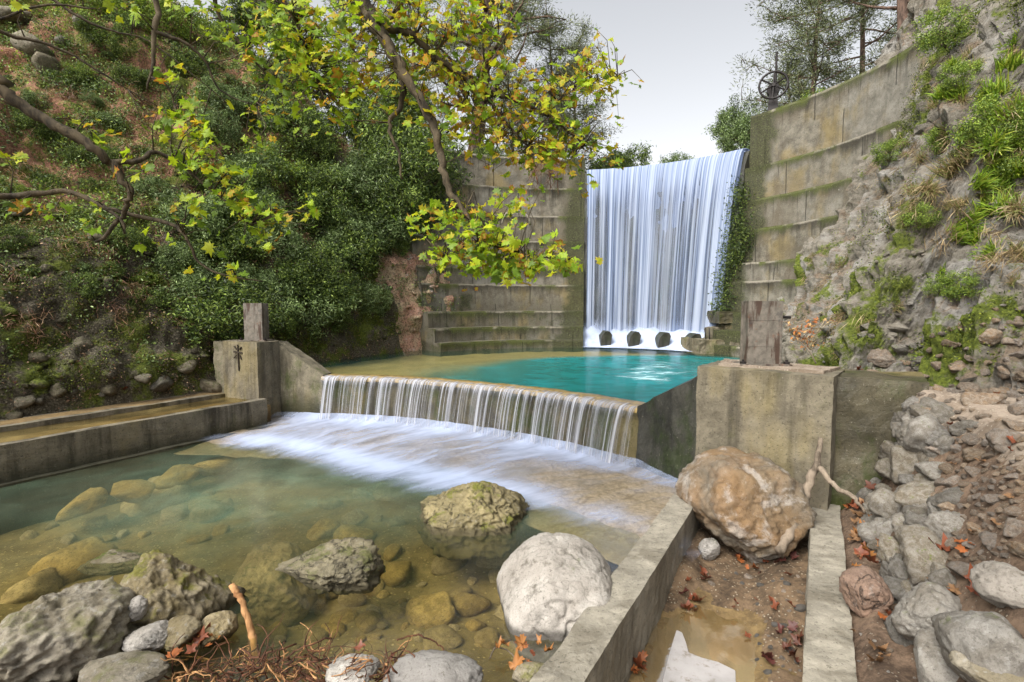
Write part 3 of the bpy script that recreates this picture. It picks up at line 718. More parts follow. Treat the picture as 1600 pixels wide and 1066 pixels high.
me.polygons.foreach_set('material_index', (P[fg].mean(1)[:, 2] > -2.70 + .05 * pn(P[fg].mean(1) * 3)).astype(np.int32)); bvh_of('chan', P, fg)
S_, Q_ = np.meshgrid(np.linspace(-3.4, 2.8, 60), np.linspace(.2, 1.42, 20), indexing='ij')
X = W1[0] + WD[0] * S_ + WN[0] * Q_; Y = W1[1] + WD[1] * S_ + WN[1] * Q_
P = np.stack([X, Y, np.full_like(X, -2.742)], -1).reshape(-1, 3)
tag(link('puddle', arr_mesh('puddle', P, [grid_faces(60, 20)], attrs={'body': np.clip(.6 + .4 * fbm(P * 1.5, 3), .3, .9)}), M['puddle']), kind='structure')

# ================================================================== BIG DAM
def wing_profile(zt, R0=AR):
    pr = [(R0 + .75, -2.7), (R0 + .75, zt), (R0, zt)]; r = R0
    for zz, inc in zip((4.3, 3.24, 2.3, 1.27, .69, -.24, -.77, -1.22), (.27, .25, .24, .24, .22, .33, .33, .30)):
        pr += [(r, zz)]; r -= inc; pr += [(r, zz - .015)]
    return pr + [(r, -2.7)]
def sweep(pr, p0, p1, n, zslope=None, amp=.02):
    q = [pr[0]]
    for a, b in zip(pr[:-1], pr[1:]):
        m = max(1, int(math.dist(a, b) / .17))
        q += [(a[0] + (b[0] - a[0]) * i / m, a[1] + (b[1] - a[1]) * i / m) for i in range(1, m + 1)]
    ph = np.linspace(p0, p1, n); k = len(q)
    V = np.array([arc(p, r, z) for p in ph for r, z in q])
    rad = np.column_stack([V[:, 0] - AC[0], V[:, 1] - AC[1], np.zeros(len(V))]); rad /= np.linalg.norm(rad, axis=1)[:, None]
    V = V + rad * (fbm(V * 1.4, 4) * amp + fbm(V * 7, 2) * amp * .35)[:, None]
    V[:, 2] += fbm(V * 1.9 + 8, 3) * amp * .8
    sweep.z0 = np.tile([c[1] for c in q], n)
    return V, [grid_faces(n, k), np.array([list(range(k))]), np.array([list(range((n - 1) * k, n * k))[::-1]])]
dam = empty('dam', arc(R(30), AR, -2.7), 'tall stepped concrete arch dam, mossy and stained, with the big waterfall in its notch', 'dam')
def dampart(name, pr, a, b, n, mat, amp=.02):
    V, Fs = sweep(pr, R(a), R(b), n, amp=amp); rel = V[:, :2] - AC; ph = np.arctan2(rel[:, 0], rel[:, 1]); z = V[:, 2]
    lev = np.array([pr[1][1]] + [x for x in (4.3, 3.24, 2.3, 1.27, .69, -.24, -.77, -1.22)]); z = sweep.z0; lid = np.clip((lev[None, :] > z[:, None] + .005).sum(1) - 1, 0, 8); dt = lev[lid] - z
    col_ = np.floor(ph * 7.2 / 2.3 + lid * .37).astype(int); pnl = RND[(col_ * 31 + lid * 57) & 255, 0]
    dist = (np.abs(ph - R(8 if a < 8 else 51.5)) * 6.6); damp = .95 * (1 - sstep(.1, 1.1, dist + .35 * pn(V * .8))) + .5 * (1 - sstep(-.4, 1.6, z)) * (1 if a < 8 else .7) + .25 * (fbm(V * .45 + 3, 2) > .25)
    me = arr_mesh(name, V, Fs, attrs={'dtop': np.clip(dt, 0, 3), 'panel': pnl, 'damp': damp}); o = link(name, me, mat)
    me.set_sharp_from_angle(angle=R(35)); adopt(o, dam); return o
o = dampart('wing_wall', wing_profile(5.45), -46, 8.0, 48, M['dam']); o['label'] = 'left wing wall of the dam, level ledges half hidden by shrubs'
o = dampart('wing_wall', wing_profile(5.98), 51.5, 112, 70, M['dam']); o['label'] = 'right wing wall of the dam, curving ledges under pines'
dampart('spillway_face', [(AR + .7, -2.7), (AR + .7, 4.9), (AR + .35, 4.98), (AR, 4.9), (AR - .25, 4.4), (AR - 1.2, -1.0), (AR - 1.3, -2.7)], 8.02, 51.45, 60, M['wetdam'], .05)
# rounded arch mark on left wing
mb = MB(); pts = []
for i in range(13):
    a = math.pi * i / 12; c0 = at(806, 352, 18.9)
    pts.append(c0 + Vector((math.cos(a) * .52, 0, math.sin(a) * .55)))
mb.tube(pts, .035, 6); adopt(mb.build('arch_moulding', M['dam'], smooth=True), dam)

# outlet chamber at the right foot of the fall
oc = empty('outlet_chamber', at(1135, 550, 15.6), 'broken concrete outlet chamber with a dark opening beside the foot of the fall', 'outlet')
def pbox(px0, px1, py0, py1, Y, depth, rz=0):
    a, b = at(px0, py1, Y), at(px1, py0, Y); c = (a + b) / 2
    mb = MB(); mb.box((c.x, c.y + depth / 2, c.z), (b.x - a.x, depth, b.z - a.z), rz=rz); return mb
def concpart(name, mb, mat, amp=.05, sub=4):
    o = mb.build(name, mat); rough_up(o, amp, 2.2, sub, .012); adopt(o, oc); return o
concpart('floor_block', pbox(1088, 1132, 531, 556, 15.3, 1.3, .1), M['weir'])
concpart('stub_block', pbox(1112, 1131, 512, 532, 15.7, .6, .1), M['weir'])
concpart('side_wall', pbox(1132, 1148, 508, 556, 15.5, 1.0), M['weirwet'])
concpart('roof_slab', pbox(1124, 1215, 487, 506, 15.5, 1.0), M['weirwet'])
concpart('side_wall', pbox(1166, 1215, 505, 550, 15.4, 1.0), M['weir'])
concpart('side_wall', pbox(1146, 1216, 534, 556, 14.9, .5), M['weir'])
adopt(pbox(1146, 1168, 505, 556, 16.2, .1).build('opening_shade', M['shade_black']), oc)  # near-black backing, shade inside the opening put into its colour
for px in (1103, 1109):
    mb = MB(); p = at(px, 533, 15.5); mb.tube([p, p + Vector((-.03, 0, .40))], .017, 6); adopt(mb.build('rebar', M['iron'], smooth=True), oc)

# baffle blocks in the foam
for i, a_ in enumerate((15, 24.2, 33.6, 43)):
    p = Vector(arc(R(a_), 5.85, ZP - .06))
    prof = [(-.17, 0), (.17, 0), (.18, .5), (.10, .62), (-.06, .62), (-.17, .47)]
    mb = MB(); n = len(prof); lean = .10 + .05 * i
    V = [(x + lean * z, yy - z * .12 * (1 if yy < 0 else 0), z) for yy in (-.22, .26) for x, z in prof]
    mb.add(V, [tuple(range(n)), tuple(range(2 * n - 1, n - 1, -1))] + [(j + n, (j + 1) % n + n, (j + 1) % n, j) for j in range(n)])
    o = mb.build('baffle_block', M['wetdam']); rough_up(o, .02, 3, 3, .01); o.location = p
    tag(o, ('dark concrete baffle block in the foam, leftmost of the four', 'pale wet baffle block in the foam, second from the left', 'spray covered baffle block in the foam, third from the left', 'dark baffle block in the foam nearest the outlet')[i], 'baffle block', 'baffle blocks at the foot of the fall')

# ---- the big fall: an inner and an outer curtain, one thing
def curtain(r0, throw, nu, nv, seed, a0=8.6, a1=50.6, zb=-1.5):
    ph = np.radians(np.linspace(a0, a1, nu)); v = np.linspace(0, 1, nv)
    V = []; UV = []; FD = []
    for i, p in enumerate(ph):
        for t in v:
            if t < .08: r = r0 + .42 * (1 - t / .08); z = 5.02 - .02 * (t / .08)**2
            else:
                tt = (t - .08) / .92; z = 5.0 - 6.5 * tt; r = r0 - throw * math.sqrt(tt) - .15 * tt
            pp = p + (R(1.2) * t * (-1 if i < nu / 2 else -1) if False else 0)
            V.append(arc(pp, r, z)); UV.append((p * 6.6, 5 - z)); FD.append(1.)
    V = np.array(V); UV = np.array(UV)
    rad = V - np.array([AC[0], AC[1], 0]); rad[:, 2] = 0; rad /= np.linalg.norm(rad, axis=1)[:, None]
    n = fbm(np.column_stack([UV[:, 0] * 3 + seed, UV[:, 1] * .12, UV[:, 0] * 0]), 3) * .07 * sstep(0, 1.5, UV[:, 1])
    V = V + rad * n[:, None]
    e = np.minimum(np.repeat(np.linspace(0, 1, nu), nv), 1 - np.repeat(np.linspace(0, 1, nu), nv))
    FD = 1. + .16 * (1 - sstep(0., 1.6, UV[:, 1])) + .10 * sstep(5.4, 6.5, UV[:, 1]) + .08 * (1 - sstep(0, .12, e)) + .05 * sstep(.62, .9, np.repeat(np.linspace(0, 1, nu), nv)) - .25 * (1 - sstep(0, .012, e))
    return V, UV, FD, grid_faces(nu, nv)
wfall = empty('waterfall', arc(R(30), AR, ZP), 'tall silky blue white waterfall pouring through the notch of the dam', 'waterfall')
for nm, r0, th, sd_ in (('water_curtain', AR - .02, .75, 3), ('water_curtain', AR - .1, 1.15, 17)):
    V, UV, FD, fcs = curtain(r0, th, 160, 60, sd_)
    UV = UV + np.array([sd_ * 2.3, 0])
    adopt(link(nm, arr_mesh(nm, V, [fcs], uv=UV, attrs={'fade': FD - (.03 if sd_ == 17 else 0)}), M['fall']), wfall)
# spray skirt at the foot
nu, nv = 140, 40; ph = np.radians(np.linspace(6.5, 50.5, nu)); V = []; FD = []; UV = []
for i, p in enumerate(ph):
    for j in range(nv):
        t = j / (nv - 1); r = AR - .90 - 1.50 * t
        zz = ZP + .02 + 1.45 * (1 - t)**2.6 * (1 + .25 * pn(np.array([[p * 9, 2., 0]]))[0])
        V.append(arc(p, r, zz)); UV.append((p * 6, t * 1.5)); e = min(i, nu - 1 - i) / nu
        FD.append(.36 + .80 * float(sstep(0, .42, t)) - .75 * float(sstep(.84, 1, t)) - .5 * (1 - float(sstep(0, .04, e))))
V = np.array(V); V[:, 2] += fbm(V * 2.2, 3) * .05 * np.clip(V[:, 2] - ZP, 0, 1)
adopt(link('spray', arr_mesh('spray', V, [grid_faces(nu, nv)], uv=UV, attrs={'fade': FD}), M['foambase']), wfall)

# ================================================================== SMALL WEIR
wr = empty('weir', (wf[60, 0], wf[60, 1], -2.7), 'low curved concrete weir with sloping wings and square buttresses between the two pools', 'weir')
th = .46
pr = [(0, -2.9), (0, -1.60), (-.035, -1.56), (-.02, -1.49), (.10, -1.478), (th - .06, -1.482), (th, -1.55), (th, -2.9)]
q = [pr[0]]
for a, b in zip(pr[:-1], pr[1:]):
    m = max(1, int(math.dist(a, b) / .12)); q += [(a[0] + (b[0] - a[0]) * i / m, a[1] + (b[1] - a[1]) * i / m) for i in range(1, m + 1)]
V = np.array([(wf[i, 0] + wn[i, 0] * o_, wf[i, 1] + wn[i, 1] * o_, z_) for i in range(120) for o_, z_ in q])
V[:, :2] += (fbm(V * 3, 3) * .02)[:, None] * np.repeat(wn, len(q), 0); V[:, 2] += fbm(V * 3.3 + 4, 3) * .012
fq = grid_faces(120, len(q)); cz = V[fq].mean(1)[:, 2]; me = arr_mesh('crest_wall', V, [fq]); o = adopt(link('crest_wall', me, M['weirwet']), wr)
k = NM('algae_crest'); v = k.obj(); n3 = k.noise(v, 14, 7, .75)
c = k.mix(k.ramp(n3, .32, .66), (.11, .075, .02), (.42, .29, .10)); c = k.mix(k.ramp(k.noise(v, 3, 6), .55, .7, 0, .5), c, (.45, .40, .30))
M['crest'] = k.done(k.pbsdf(c, .35, k.bump(n3, .8, .02), .5))
me.materials.append(M['crest']); me.polygons.foreach_set('material_index', (cz > -1.53).astype(np.int32))
def cpart(name, mb, mat, par, amp=.018, sub=5, fine=.007, sc_=2.0, label=None):
    o = mb.build(name, mat); rough_up(o, amp, sc_, sub, fine); adopt(o, par)
    if label: o['label'] = label
    return o
# left wing and buttress
p0 = wf[0]; mb = MB()
mb.prism([(p0[0] + .02, p0[1] + .0, -1.46), (p0[0] + .04, p0[1] + .46, -1.46), (-4.88, 11.08, -.80), (-5.6, 11.3, -.80), (-5.6, 10.75, -.80), (-4.9, 10.62, -.80)], -2.9, -1)
cpart('wing_wall', mb, M['weir'], wr, label='short sloping wing wall joining the cross marked buttress')
mb = MB(); mb.prism([(-5.05, 10.1), (-4.83, 10.6), (-5.2, 11.15), (-6.1, 11.1), (-5.97, 10.52)], -2.9, -.765)
LB = cpart('buttress', mb, M['block'], wr, .014, label='pale buttress carved with a radiating cross')
mb = MB(); mb.prism([(-5.9, 10.75), (-6.0, 11.1), (-6.45, 11.3), (-6.4, 10.95)], -2.9, -.80); cpart('return_wall', mb, M['weir'], wr)
# carved cross on the buttress front: raised bars, the grooves' shade put into colour
fa = Vector((-5.97, 10.52, 0)); fb_ = Vector((-5.05, 10.1, 0)); ux = (fb_ - fa).normalized(); nrm = Vector((ux.y, -ux.x, 0))
def onface(px, py):
    d = ray(px, py); tt = (fa.x * nrm.x + fa.y * nrm.y) / (d.x * nrm.x + d.y * nrm.y); return d * tt + nrm * .016
mb = MB()
Mx = Matrix((ux, nrm * -1, Vector((0, 0, 1)))).transposed()
def dark_bar(a, b, wd):
    a, b = onface(*a), onface(*b); dv = b - a; L = dv.length; x = dv.normalized(); z = x.cross(nrm)
    mb.box((a + b) / 2, (L, .022, wd), M=Matrix((x, nrm, z)).transposed())
for a, b, wd in (((372.3, 538.5), (374.5, 579.5), .022), ((366.5, 549.5), (379.5, 551.5), .030), ((367, 541), (370.5, 546), .017), ((378, 542.5), (375, 546.5), .017),
                 ((370.5, 554.5), (367, 560), .017), ((376, 555), (378.5, 562), .017)): dark_bar(a, b, wd)
o = mb.build('cross_mark', M['dark_bar']); rough_up(o, .006, 14, 2, .002); o.parent = LB; o.matrix_parent_inverse = LB.matrix_parent_inverse @ Matrix() if False else Matrix.LocRotScale(wr.location, None, None).inverted() if False else Matrix.Identity(4)
o.matrix_parent_inverse = (Matrix.Translation(wr.location) @ LB.matrix_parent_inverse).inverted()
# right wing and buttress
p1 = wf[-1]; mb = MB()
mb.prism([(2.45, 6.12, -.79), (3.0, 6.5, -.79), (2.80, 6.95, -.79), (p1[0] + .42, p1[1] + .42, -1.46), (p1[0] - .03, p1[1] - .03, -1.46)], -2.9, -1)
cpart('wing_wall', mb, M['wetdam'], wr, .03, label='wide wet sloping wing wall beside the large buttress')
mb = MB(); mb.prism([(2.27, 6.22), (3.38, 5.33), (3.90, 5.95), (2.80, 6.93)], -3.1, -.765)
RB = cpart('buttress', mb, M['block'], wr, .014, label='large square buttress with worn top under the steel post')
mb = MB(); mb.prism([(3.45, 5.56), (4.22, 5.12), (4.7, 5.85), (3.9, 6.3)], -3.1, -.79); cpart('return_wall', mb, M['weirwet'], wr, .03, 5, .003, 1.6)
# crumbled mortar ledge on top of the large buttress
mb = MB(); mb.prism([(2.55, 6.28), (3.42, 5.58), (3.86, 5.98), (2.84, 6.82)], -.78, -.735); cpart('worn_screed', mb, M['path'], wr, .02, 5, .01, 3.)

# small fall
sfall = empty('weir_fall', (wf[60, 0], wf[60, 1] - .2, ZL), 'row of thin white water strands falling over the low curved weir', 'waterfall')
for seed, off in ((0, .05), (9, .11)):
    nu, nv = 300, 24; V = []; UV = []; FD = []
    idx = np.linspace(.6, 118.6, nu); 
    for ii in idx:
        i0 = int(ii); f = ii - i0; p = wf[i0] * (1 - f) + wf[i0 + 1] * f; n = wn[i0] * (1 - f) + wn[i0 + 1] * f; s0 = ws[i0] * (1 - f) + ws[i0 + 1] * f
        for j in range(nv):
            t = j / (nv - 1)
            if t < .12: o_ = .12 - t * 1.2; zz = -1.468 - .02 * (t / .12)**2
            else: tt = (t - .12) / .88; o_ = -.03 - (off + .22) * math.sqrt(tt) * .8; zz = -1.488 - .87 * tt
            V.append((p[0] + n[0] * o_, p[1] + n[1] * o_, zz)); UV.append((s0 * 2.6 + seed + (.12 * t), t * .9)); FD.append(1 + .07 * (1 - float(sstep(.05, .30, t))) - .02 * seed / 9)
    adopt(link('water_curtain', arr_mesh('water_curtain', V, [grid_faces(nu, nv)], uv=UV, attrs={'fade': FD}), M['fall2']), sfall)
# veil of foam over the apron
nu, nv = 200, 60; V = []; UV = []; FD = []
wsx = np.concatenate([[0], np.cumsum(np.linalg.norm(np.diff(wfx, axis=0), axis=1))])
for ii in np.linspace(4, na - 2.1, nu):
    i0 = int(ii); f = ii - i0; p = wfx[i0] * (1 - f) + wfx[i0 + 1] * f; n = wnx[i0] * (1 - f) + wnx[i0 + 1] * f; s0 = wsx[i0] * (1 - f) + wsx[i0 + 1] * f; u = (ii - 4) / (na - 6)
    for j in range(nv):
        v_ = .05 + 3.1 * j / (nv - 1)
        edge = 1.95 + .5 * math.sin(u * 3.1) + .18 * pn(np.array([[s0 * .9, 1.5, 0]]))[0]
        fd = .94 + .15 * math.exp(-((v_ - .3) / .5)**2) + .26 * math.exp(-((v_ - edge + .25) / .30)**2) - .62 * float(sstep(edge, edge + .95, v_)) - .30 * float(sstep(.70, 1, u)) * (1 if v_ > .5 else .6) - .45 * (1 - float(sstep(0, .06, u))) - .3 * float(sstep(.95, 1, u)) * (1 if v_ < .2 else .5)
        zz = -2.325 - .045 * float(sstep(1.3, 2.2, v_)) + .10 * math.exp(-(v_ / .22)**2)
        V.append((p[0] - n[0] * v_, p[1] - n[1] * v_, zz)); UV.append((s0 + .35 * v_, v_)); FD.append(fd)
V = np.array(V); V[:, 2] += fbm(V * 3, 3) * .012
o = adopt(link('foam_veil', arr_mesh('foam_veil', V, [grid_faces(nu, nv)], uv=UV, attrs={'fade': FD}), M['foam']), sfall)

# creeper beside the right edge of the fall, dry roots hanging from the left wing
CREEP = [(R(50.6 + 3.4 * a), 7.05 - .16 * b, 3.6 - .62 * b) for a, b in ((.1, 0), (.5, .6), (.2, 1.2), (.7, 1.8), (.3, 2.4), (.8, 3), (.2, 3.4), (.6, 4.0), (1.1, 3.2), (1.4, 2.4), (.1, 4.8), (.7, 5.4), (.3, 6.0))]
# ---- steel gate posts
def gate_post(loc, rz, label, pin=True):
    t = empty('gate_post', loc, label, 'gate post', 'steel gate posts on the buttresses', rz)
    mb = MB(); mb.box((0, 0, .40), (.40, .03, .76)); mb.box((0, .22, .40), (.40, .03, .755)); mb.box((-.17, .11, .40), (.03, .195, .75)); mb.box((.17, .11, .40), (.03, .195, .75)); mb.box((0, .11, .765), (.37, .195, .02))
    mb.build('column', M['steel'], t, bevel=.004)
    for zz in (.235, .55): m2 = MB(); m2.box((0, -.0165, zz), (.395, .004, .008)); m2.build('weld_seam', M['steel'], t)
    mb = MB(); mb.box((.0, .08, .012), (.60, .34, .022)); bp = mb.build('base_plate', M['steel'], t, bevel=.004)
    for x in (-.255, .255):
        mb = MB(); mb.tube([(x, -.03, .023), (x, -.03, .05)], .035, 6); mb.tube([(x, -.03, .05), (x, -.03, .075)], .016, 8); mb.build('bolt', M['iron'], bp)
    if pin:
        mb = MB(); mb.box((.205, .1, .60), (.04, .12, .12)); mb.tube([(.22, .08, .585), (.33, .08, .58)], .018, 10); mb.build('hinge_pin', M['iron'], t)
    return t
gate_post(Vector((3.05, 6.17, -.745)), R(-4), 'rusty square steel gate post with bolted base on the large right buttress')
gate_post(Vector((-5.33, 10.55, -.765)), R(-5), 'stained steel gate post standing on the cross marked left buttress', False)

# ---- sluice handwheel on the right wing
hp = arc(R(55.5), AR + .3, 5.98)
hw = empty('sluice_gear', hp, 'black sluice gear with spoked handwheel and upright screw on the right wing of the dam', 'sluice gear', None, R(-22))
mb = MB(); mb.box((0, 0, .27), (.30, .26, .6), taper=.75); mb.build('pedestal', M['iron'], hw, bevel=.01)
mb = MB(); mb.tube([(0, -.05, .72), (0, .16, .72)], .19, 14); mb.box((0, .03, .62), (.22, .22, .24)); mb.build('gearbox', M['iron'], hw, bevel=.008)
mb = MB(); mb.tube([(.06, .03, .3), (.06, .03, 1.85)], .035, 10); mb.build('screw_spindle', M['iron'], hw)
wc = Vector((-.02, -.26, .76))
mb = MB(); n = 32; V = []
for i in range(n):
    a = 2 * math.pi * i / n
    for j in range(8):
        b = 2 * math.pi * j / 8; rr_ = .40 + .034 * math.cos(b); V.append((wc.x + rr_ * math.cos(a), wc.y + .034 * math.sin(b), wc.z + rr_ * math.sin(a)))
mb.add(V, [(i * 8 + j, i * 8 + (j + 1) % 8, ((i + 1) % n) * 8 + (j + 1) % 8, ((i + 1) % n) * 8 + j) for i in range(n) for j in range(8)])
wh = mb.build('handwheel', M['iron'], hw, smooth=True)
for i in range(6):
    a = math.pi / 3 * i + .5; m2 = MB(); m2.tube([wc + Vector((.03 * math.cos(a), 0, .03 * math.sin(a))), wc + Vector((.395 * math.cos(a), 0, .395 * math.sin(a)))], .024, 6); m2.build('spoke', M['iron'], wh)
m2 = MB(); m2.tube([wc + Vector((0, -.05, 0)), wc + Vector((0, .22, 0))], .05, 10); m2.build('hub', M['iron'], wh)

# ================================================================== OBJECTS: labels for many alike
ORD = ['', 'second', 'third', 'fourth', 'fifth', 'sixth', 'seventh', 'eighth', 'ninth', 'tenth', 'eleventh', 'twelfth', 'thirteenth', 'fourteenth', 'fifteenth', 'sixteenth', 'seventeenth', 'eighteenth', 'nineteenth', 'twentieth']
LM = [('the large tan boulder', 1165, 790), ('the pale cracked boulder', 875, 935), ('the mossy boulder in the pool', 737, 795), ('the flat wedge rock', 512, 870),
      ('the big lichened boulder', 105, 990), ('the pyramid shaped rock', 262, 925), ('the rust brown rock', 1353, 925), ('the corner boulder', 1545, 1010),
      ('the right steel post', 1195, 520), ('the cross marked buttress', 385, 580), ('the pale flat slab', 1092, 1025), ('the upright stick', 385, 975),
      ('the submerged yellow boulder', 425, 830), ('the round grey bank boulder', 1455, 962), ('the left canal corner', 60, 650), ('the sluice handwheel', 1197, 148), ('the worn path', 1440, 600)]
AUTO = []
def auto(o, desc, cat, group, px, py):
    tag(o, desc, cat, group); AUTO.append((o, desc, px, py))
def finish_labels():
    buckets = {}
    for o, desc, px, py in AUTO:
        nm, lx, ly = min(LM, key=lambda l: (l[1] - px)**2 + (l[2] - py)**2)
        dx, dy = px - lx, py - ly
        d = ('right of' if dx > 0 else 'left of') if abs(dx) > abs(dy) else ('below' if dy > 0 else 'above')
        buckets.setdefault((desc, nm, d), []).append((dx * dx + dy * dy, o))
    for (desc, nm, d), L in buckets.items():
        L.sort(key=lambda x: x[0])
        for i, (_, o) in enumerate(L):
            o['label'] = f"{desc}, {ORD[min(i, 19)]}{' ' if i else ''}nearest {d} {nm}"

# ---- hero rocks
def hero(px, py, wpx, hpx, Y, depth, seed, mat, label, planes=None, sub=6, rot=(0, 0, 0), cat='boulder', taper=None, sit=None, **kw):
    if sit:
        h_, _ = hit(px, py + hpx * .36, sit)
        if h_ is not None and h_.y < 7: Y = h_.y + depth * .12
    c = at(px, py, Y); sx, sz = wpx / F * Y / 2, hpx / F * Y / 2
    me = rock_mesh('boulder', seed, sub, (1, 1, 1), planes=planes, **kw)
    V = np.empty(len(me.vertices) * 3, np.float32); me.vertices.foreach_get('co', V); V = V.reshape(-1, 3)
    V = V @ np.array(Matrix.Rotation(rot[1], 3, 'Y')).T @ np.array(Matrix.Rotation(rot[2], 3, 'Z')).T
    mn, mx = V.min(0), V.max(0); V = (V - (mn + mx) / 2) / ((mx - mn) / 2) * np.array([sx, depth / 2, sz])
    if taper: V[:, 1:] *= (taper + (1 - taper) * sstep(-1.0, .15, V[:, :1] / sx))
    me.vertices.foreach_set('co', V.astype(np.float32).ravel()); me.update()
    o = link('boulder', me, mat); o.location = c
    return tag(o, label, cat)
hero(738, 806, 194, 92, 5.55, .95, 3, M['rock_moss'], 'mossy brown angular boulder standing in the lower pool below the weir', planes=[(-.45, -.2, .9, .55), (.55, -.2, .8, .62), (-.9, -.4, .1, .85), (.95, -.3, .1, .8), (0, -.9, .3, .62), (0, .9, .2, .7), (0, 0, -1, .6), (.3, -.7, .7, .66)], rough=.07, fine=.06)
hero(514, 886, 172, 64, 4.35, .62, 8, M['rock_moss'], 'low flat wedge rock with pointed left end in the pool', planes=[(.1, -.3, 1, .5), (0, -.1, -1, .5), (.9, 0, .2, .9), (0, -.9, -.2, .5), (0, .9, 0, .6), (-1, 0, 0, 1.3), (.5, -.5, .6, .75)], rough=.08, fine=.05, soft=1.4, taper=.16)
hero(876, 952, 212, 196, 3.95, .95, 12, M['rock_white'], 'large pale rounded boulder with dark cracks leaning on the channel wall', planes=[(-.7, -.2, .75, .78), (.2, -.2, 1, .80), (.9, -.2, .5, .86), (-.9, -.3, -.3, .82), (0, -1, .1, .6), (.1, -.8, .6, .72), (0, 1, 0, .7), (.3, -.6, -.7, .9)], hard=8, soft=1.1, rough=.045, fine=.010, cracks=.035)
hero(1170, 806, 196, 190, 5.35, 1.1, 21, M['rock_tan'], 'large tan boulder with grey white top wedged in the muddy channel', planes=[(0, -.1, 1, .78), (.75, -.1, .66, .80), (-.8, -.1, .5, .84), (-.75, -.15, -.65, .62), (.8, -.2, -.6, .66), (0, -1, .35, .66), (0, -.8, -.5, .78), (0, 1, 0, .8), (-.3, -.8, .1, .8)], rough=.10, fine=.03)
hero(88, 1012, 214, 176, 3.25, .95, 33, M['rock_lichen'], 'big grey boulder with lichen and moss at the lower left', npl=20, hard=13, soft=1.15, rough=.09, fine=.06)
hero(264, 932, 202, 168, 3.85, .85, 41, M['rock_lichen'], 'yellowish pyramid shaped rock with sharp crest beside the big lichened boulder', planes=[(.70, -.15, .70, .50), (-.82, -.1, .58, .50), (-.1, -.75, .65, .55), (0, .8, .6, .55), (.1, -.2, -1, .45), (.95, -.2, -.2, .80), (-.95, -.1, -.2, .8), (.3, -.9, -.2, .6)], soft=1.8, rough=.07, fine=.05, hard=16)
hero(425, 842, 150, 128, 4.9, .75, 52, M['rock_under'], 'large yellow boulder lying under the green water', planes=[(.1, -.3, 1, .7), (-.8, -.3, .5, .8), (0, -1, .1, .7), (.7, 0, .6, .8)], rough=.07, fine=.03).location.z = ZL - .41
hero(190, 842, 118, 30, 4.75, .4, 57, M['slope_rock'], 'long dark rock barely breaking the surface of the pool', rough=.1, cat='rock').location.z = ZL - .06
hero(1352, 925, 70, 72, 3.75, .28, 61, M['rock_rust'], 'rust brown angular rock lying on the soil beside the channel wall', planes=[(-.3, -.3, .95, .6), (.6, -.4, .7, .66), (0, -1, 0, .6), (-.9, -.2, -.1, .8), (.8, 0, -.5, .8)], sub=5, rough=.06, fine=.05, hard=14, cat='rock', sit=['bank'])
for a in ((1455, 964, 106, 100, 3.25, .42, 71, 'drystone', 'round grey boulder low on the bank above the rust brown rock'), (1466, 1036, 74, 92, 2.95, .34, 72, 'drystone', 'grey upright stone left of the corner boulder'),
          (1545, 1012, 128, 122, 2.95, .5, 73, 'drystone', 'big rounded grey brown boulder in the lower right corner of the bank'), (1568, 1058, 120, 56, 2.7, .4, 74, 'rock_lichen', 'mossy stone under the corner boulder'),
          (1570, 918, 84, 78, 3.15, .4, 75, 'rock_white', 'smooth pale pinkish boulder at the right edge above the corner boulder'),
          (235, 1000, 68, 50, 3.35, .3, 81, 'rock_grey', 'smooth flat grey stone between the big lichened boulder and the dry leaves'), (283, 990, 62, 42, 3.4, .25, 82, 'rock_lichen', 'small ochre stone at the foot of the pyramid shaped rock'),
          (338, 985, 56, 46, 3.5, .25, 83, 'rock_lichen', 'angular brownish stone left of the upright stick'), (212, 950, 40, 36, 3.5, .2, 84, 'rock_grey', 'small dark stone wedged between two lichened boulders'),
          (190, 1058, 150, 50, 2.95, .4, 85, 'rock_lichen', 'flat sandy stone at the bottom edge beside the big lichened boulder'), (675, 1062, 170, 60, 2.98, .4, 86, 'rock_white', 'smooth rounded pale stone at the bottom edge of the near shore'),
          (548, 1052, 84, 40, 3.02, .3, 87, 'rock_white', 'small white stone among the roots on the near shore'), (828, 1052, 60, 40, 3.1, .2, 88, 'rock_lichen', 'small stone under orange leaves below the pale cracked boulder'),
          (1108, 858, 34, 38, 5.2, .2, 89, 'rock_grey', 'small round stone at the left foot of the large tan boulder')):
    hero(*a[:7], M[a[7]], a[8], sub=5, rough=.08, fine=.04, hard=8, soft=1.08, sit=['bank'] if a[0] > 1300 else None, cat='boulder' if a[2] > 100 else 'stone')

# ---- stone prototypes for the many
PROTO = {}
def proto(kind, i, mat, sub=3, **kw):
    k_ = (kind, i)
    if k_ not in PROTO:
        me = rock_mesh(kind, 200 + i * 7 + len(kind), sub, (1, 1, 1), **kw); me.materials.append(mat); PROTO[k_] = me
    return PROTO[k_]
rg = random.Random(11)
def stone(name, loc, size, kind, i, mat, sub=3, flat=.7, **kw):
    o = bpy.data.objects.new(name, proto(kind, i, mat, sub, **kw)); col.objects.link(o); o.location = loc
    o.rotation_euler = (rg.uniform(-.4, .4), rg.uniform(-.4, .4), rg.uniform(0, 6.28))
    o.scale = (size * rg.uniform(.85, 1.2), size * rg.uniform(.8, 1.1), size * flat * rg.uniform(.85, 1.15))
    return o
GND = ['bank', 'chan', 'bed', 'cliff']
def scatter(n, x0, x1, y0, y1, smin, smax, names, seed, keep=None, mind=.8):
    r = random.Random(seed); out = []; tr = 0
    while len(out) < n and tr < n * 40:
        tr += 1; px, py = r.uniform(x0, x1), r.uniform(y0, y1)
        if keep and not keep(px, py): continue
        s = smin + (smax - smin) * r.random()**2.2
        if any((px - a)**2 + (py - b)**2 < (mind * (s + c) / 2)**2 for a, b, c in out): continue
        out.append((px, py, s))
    return out
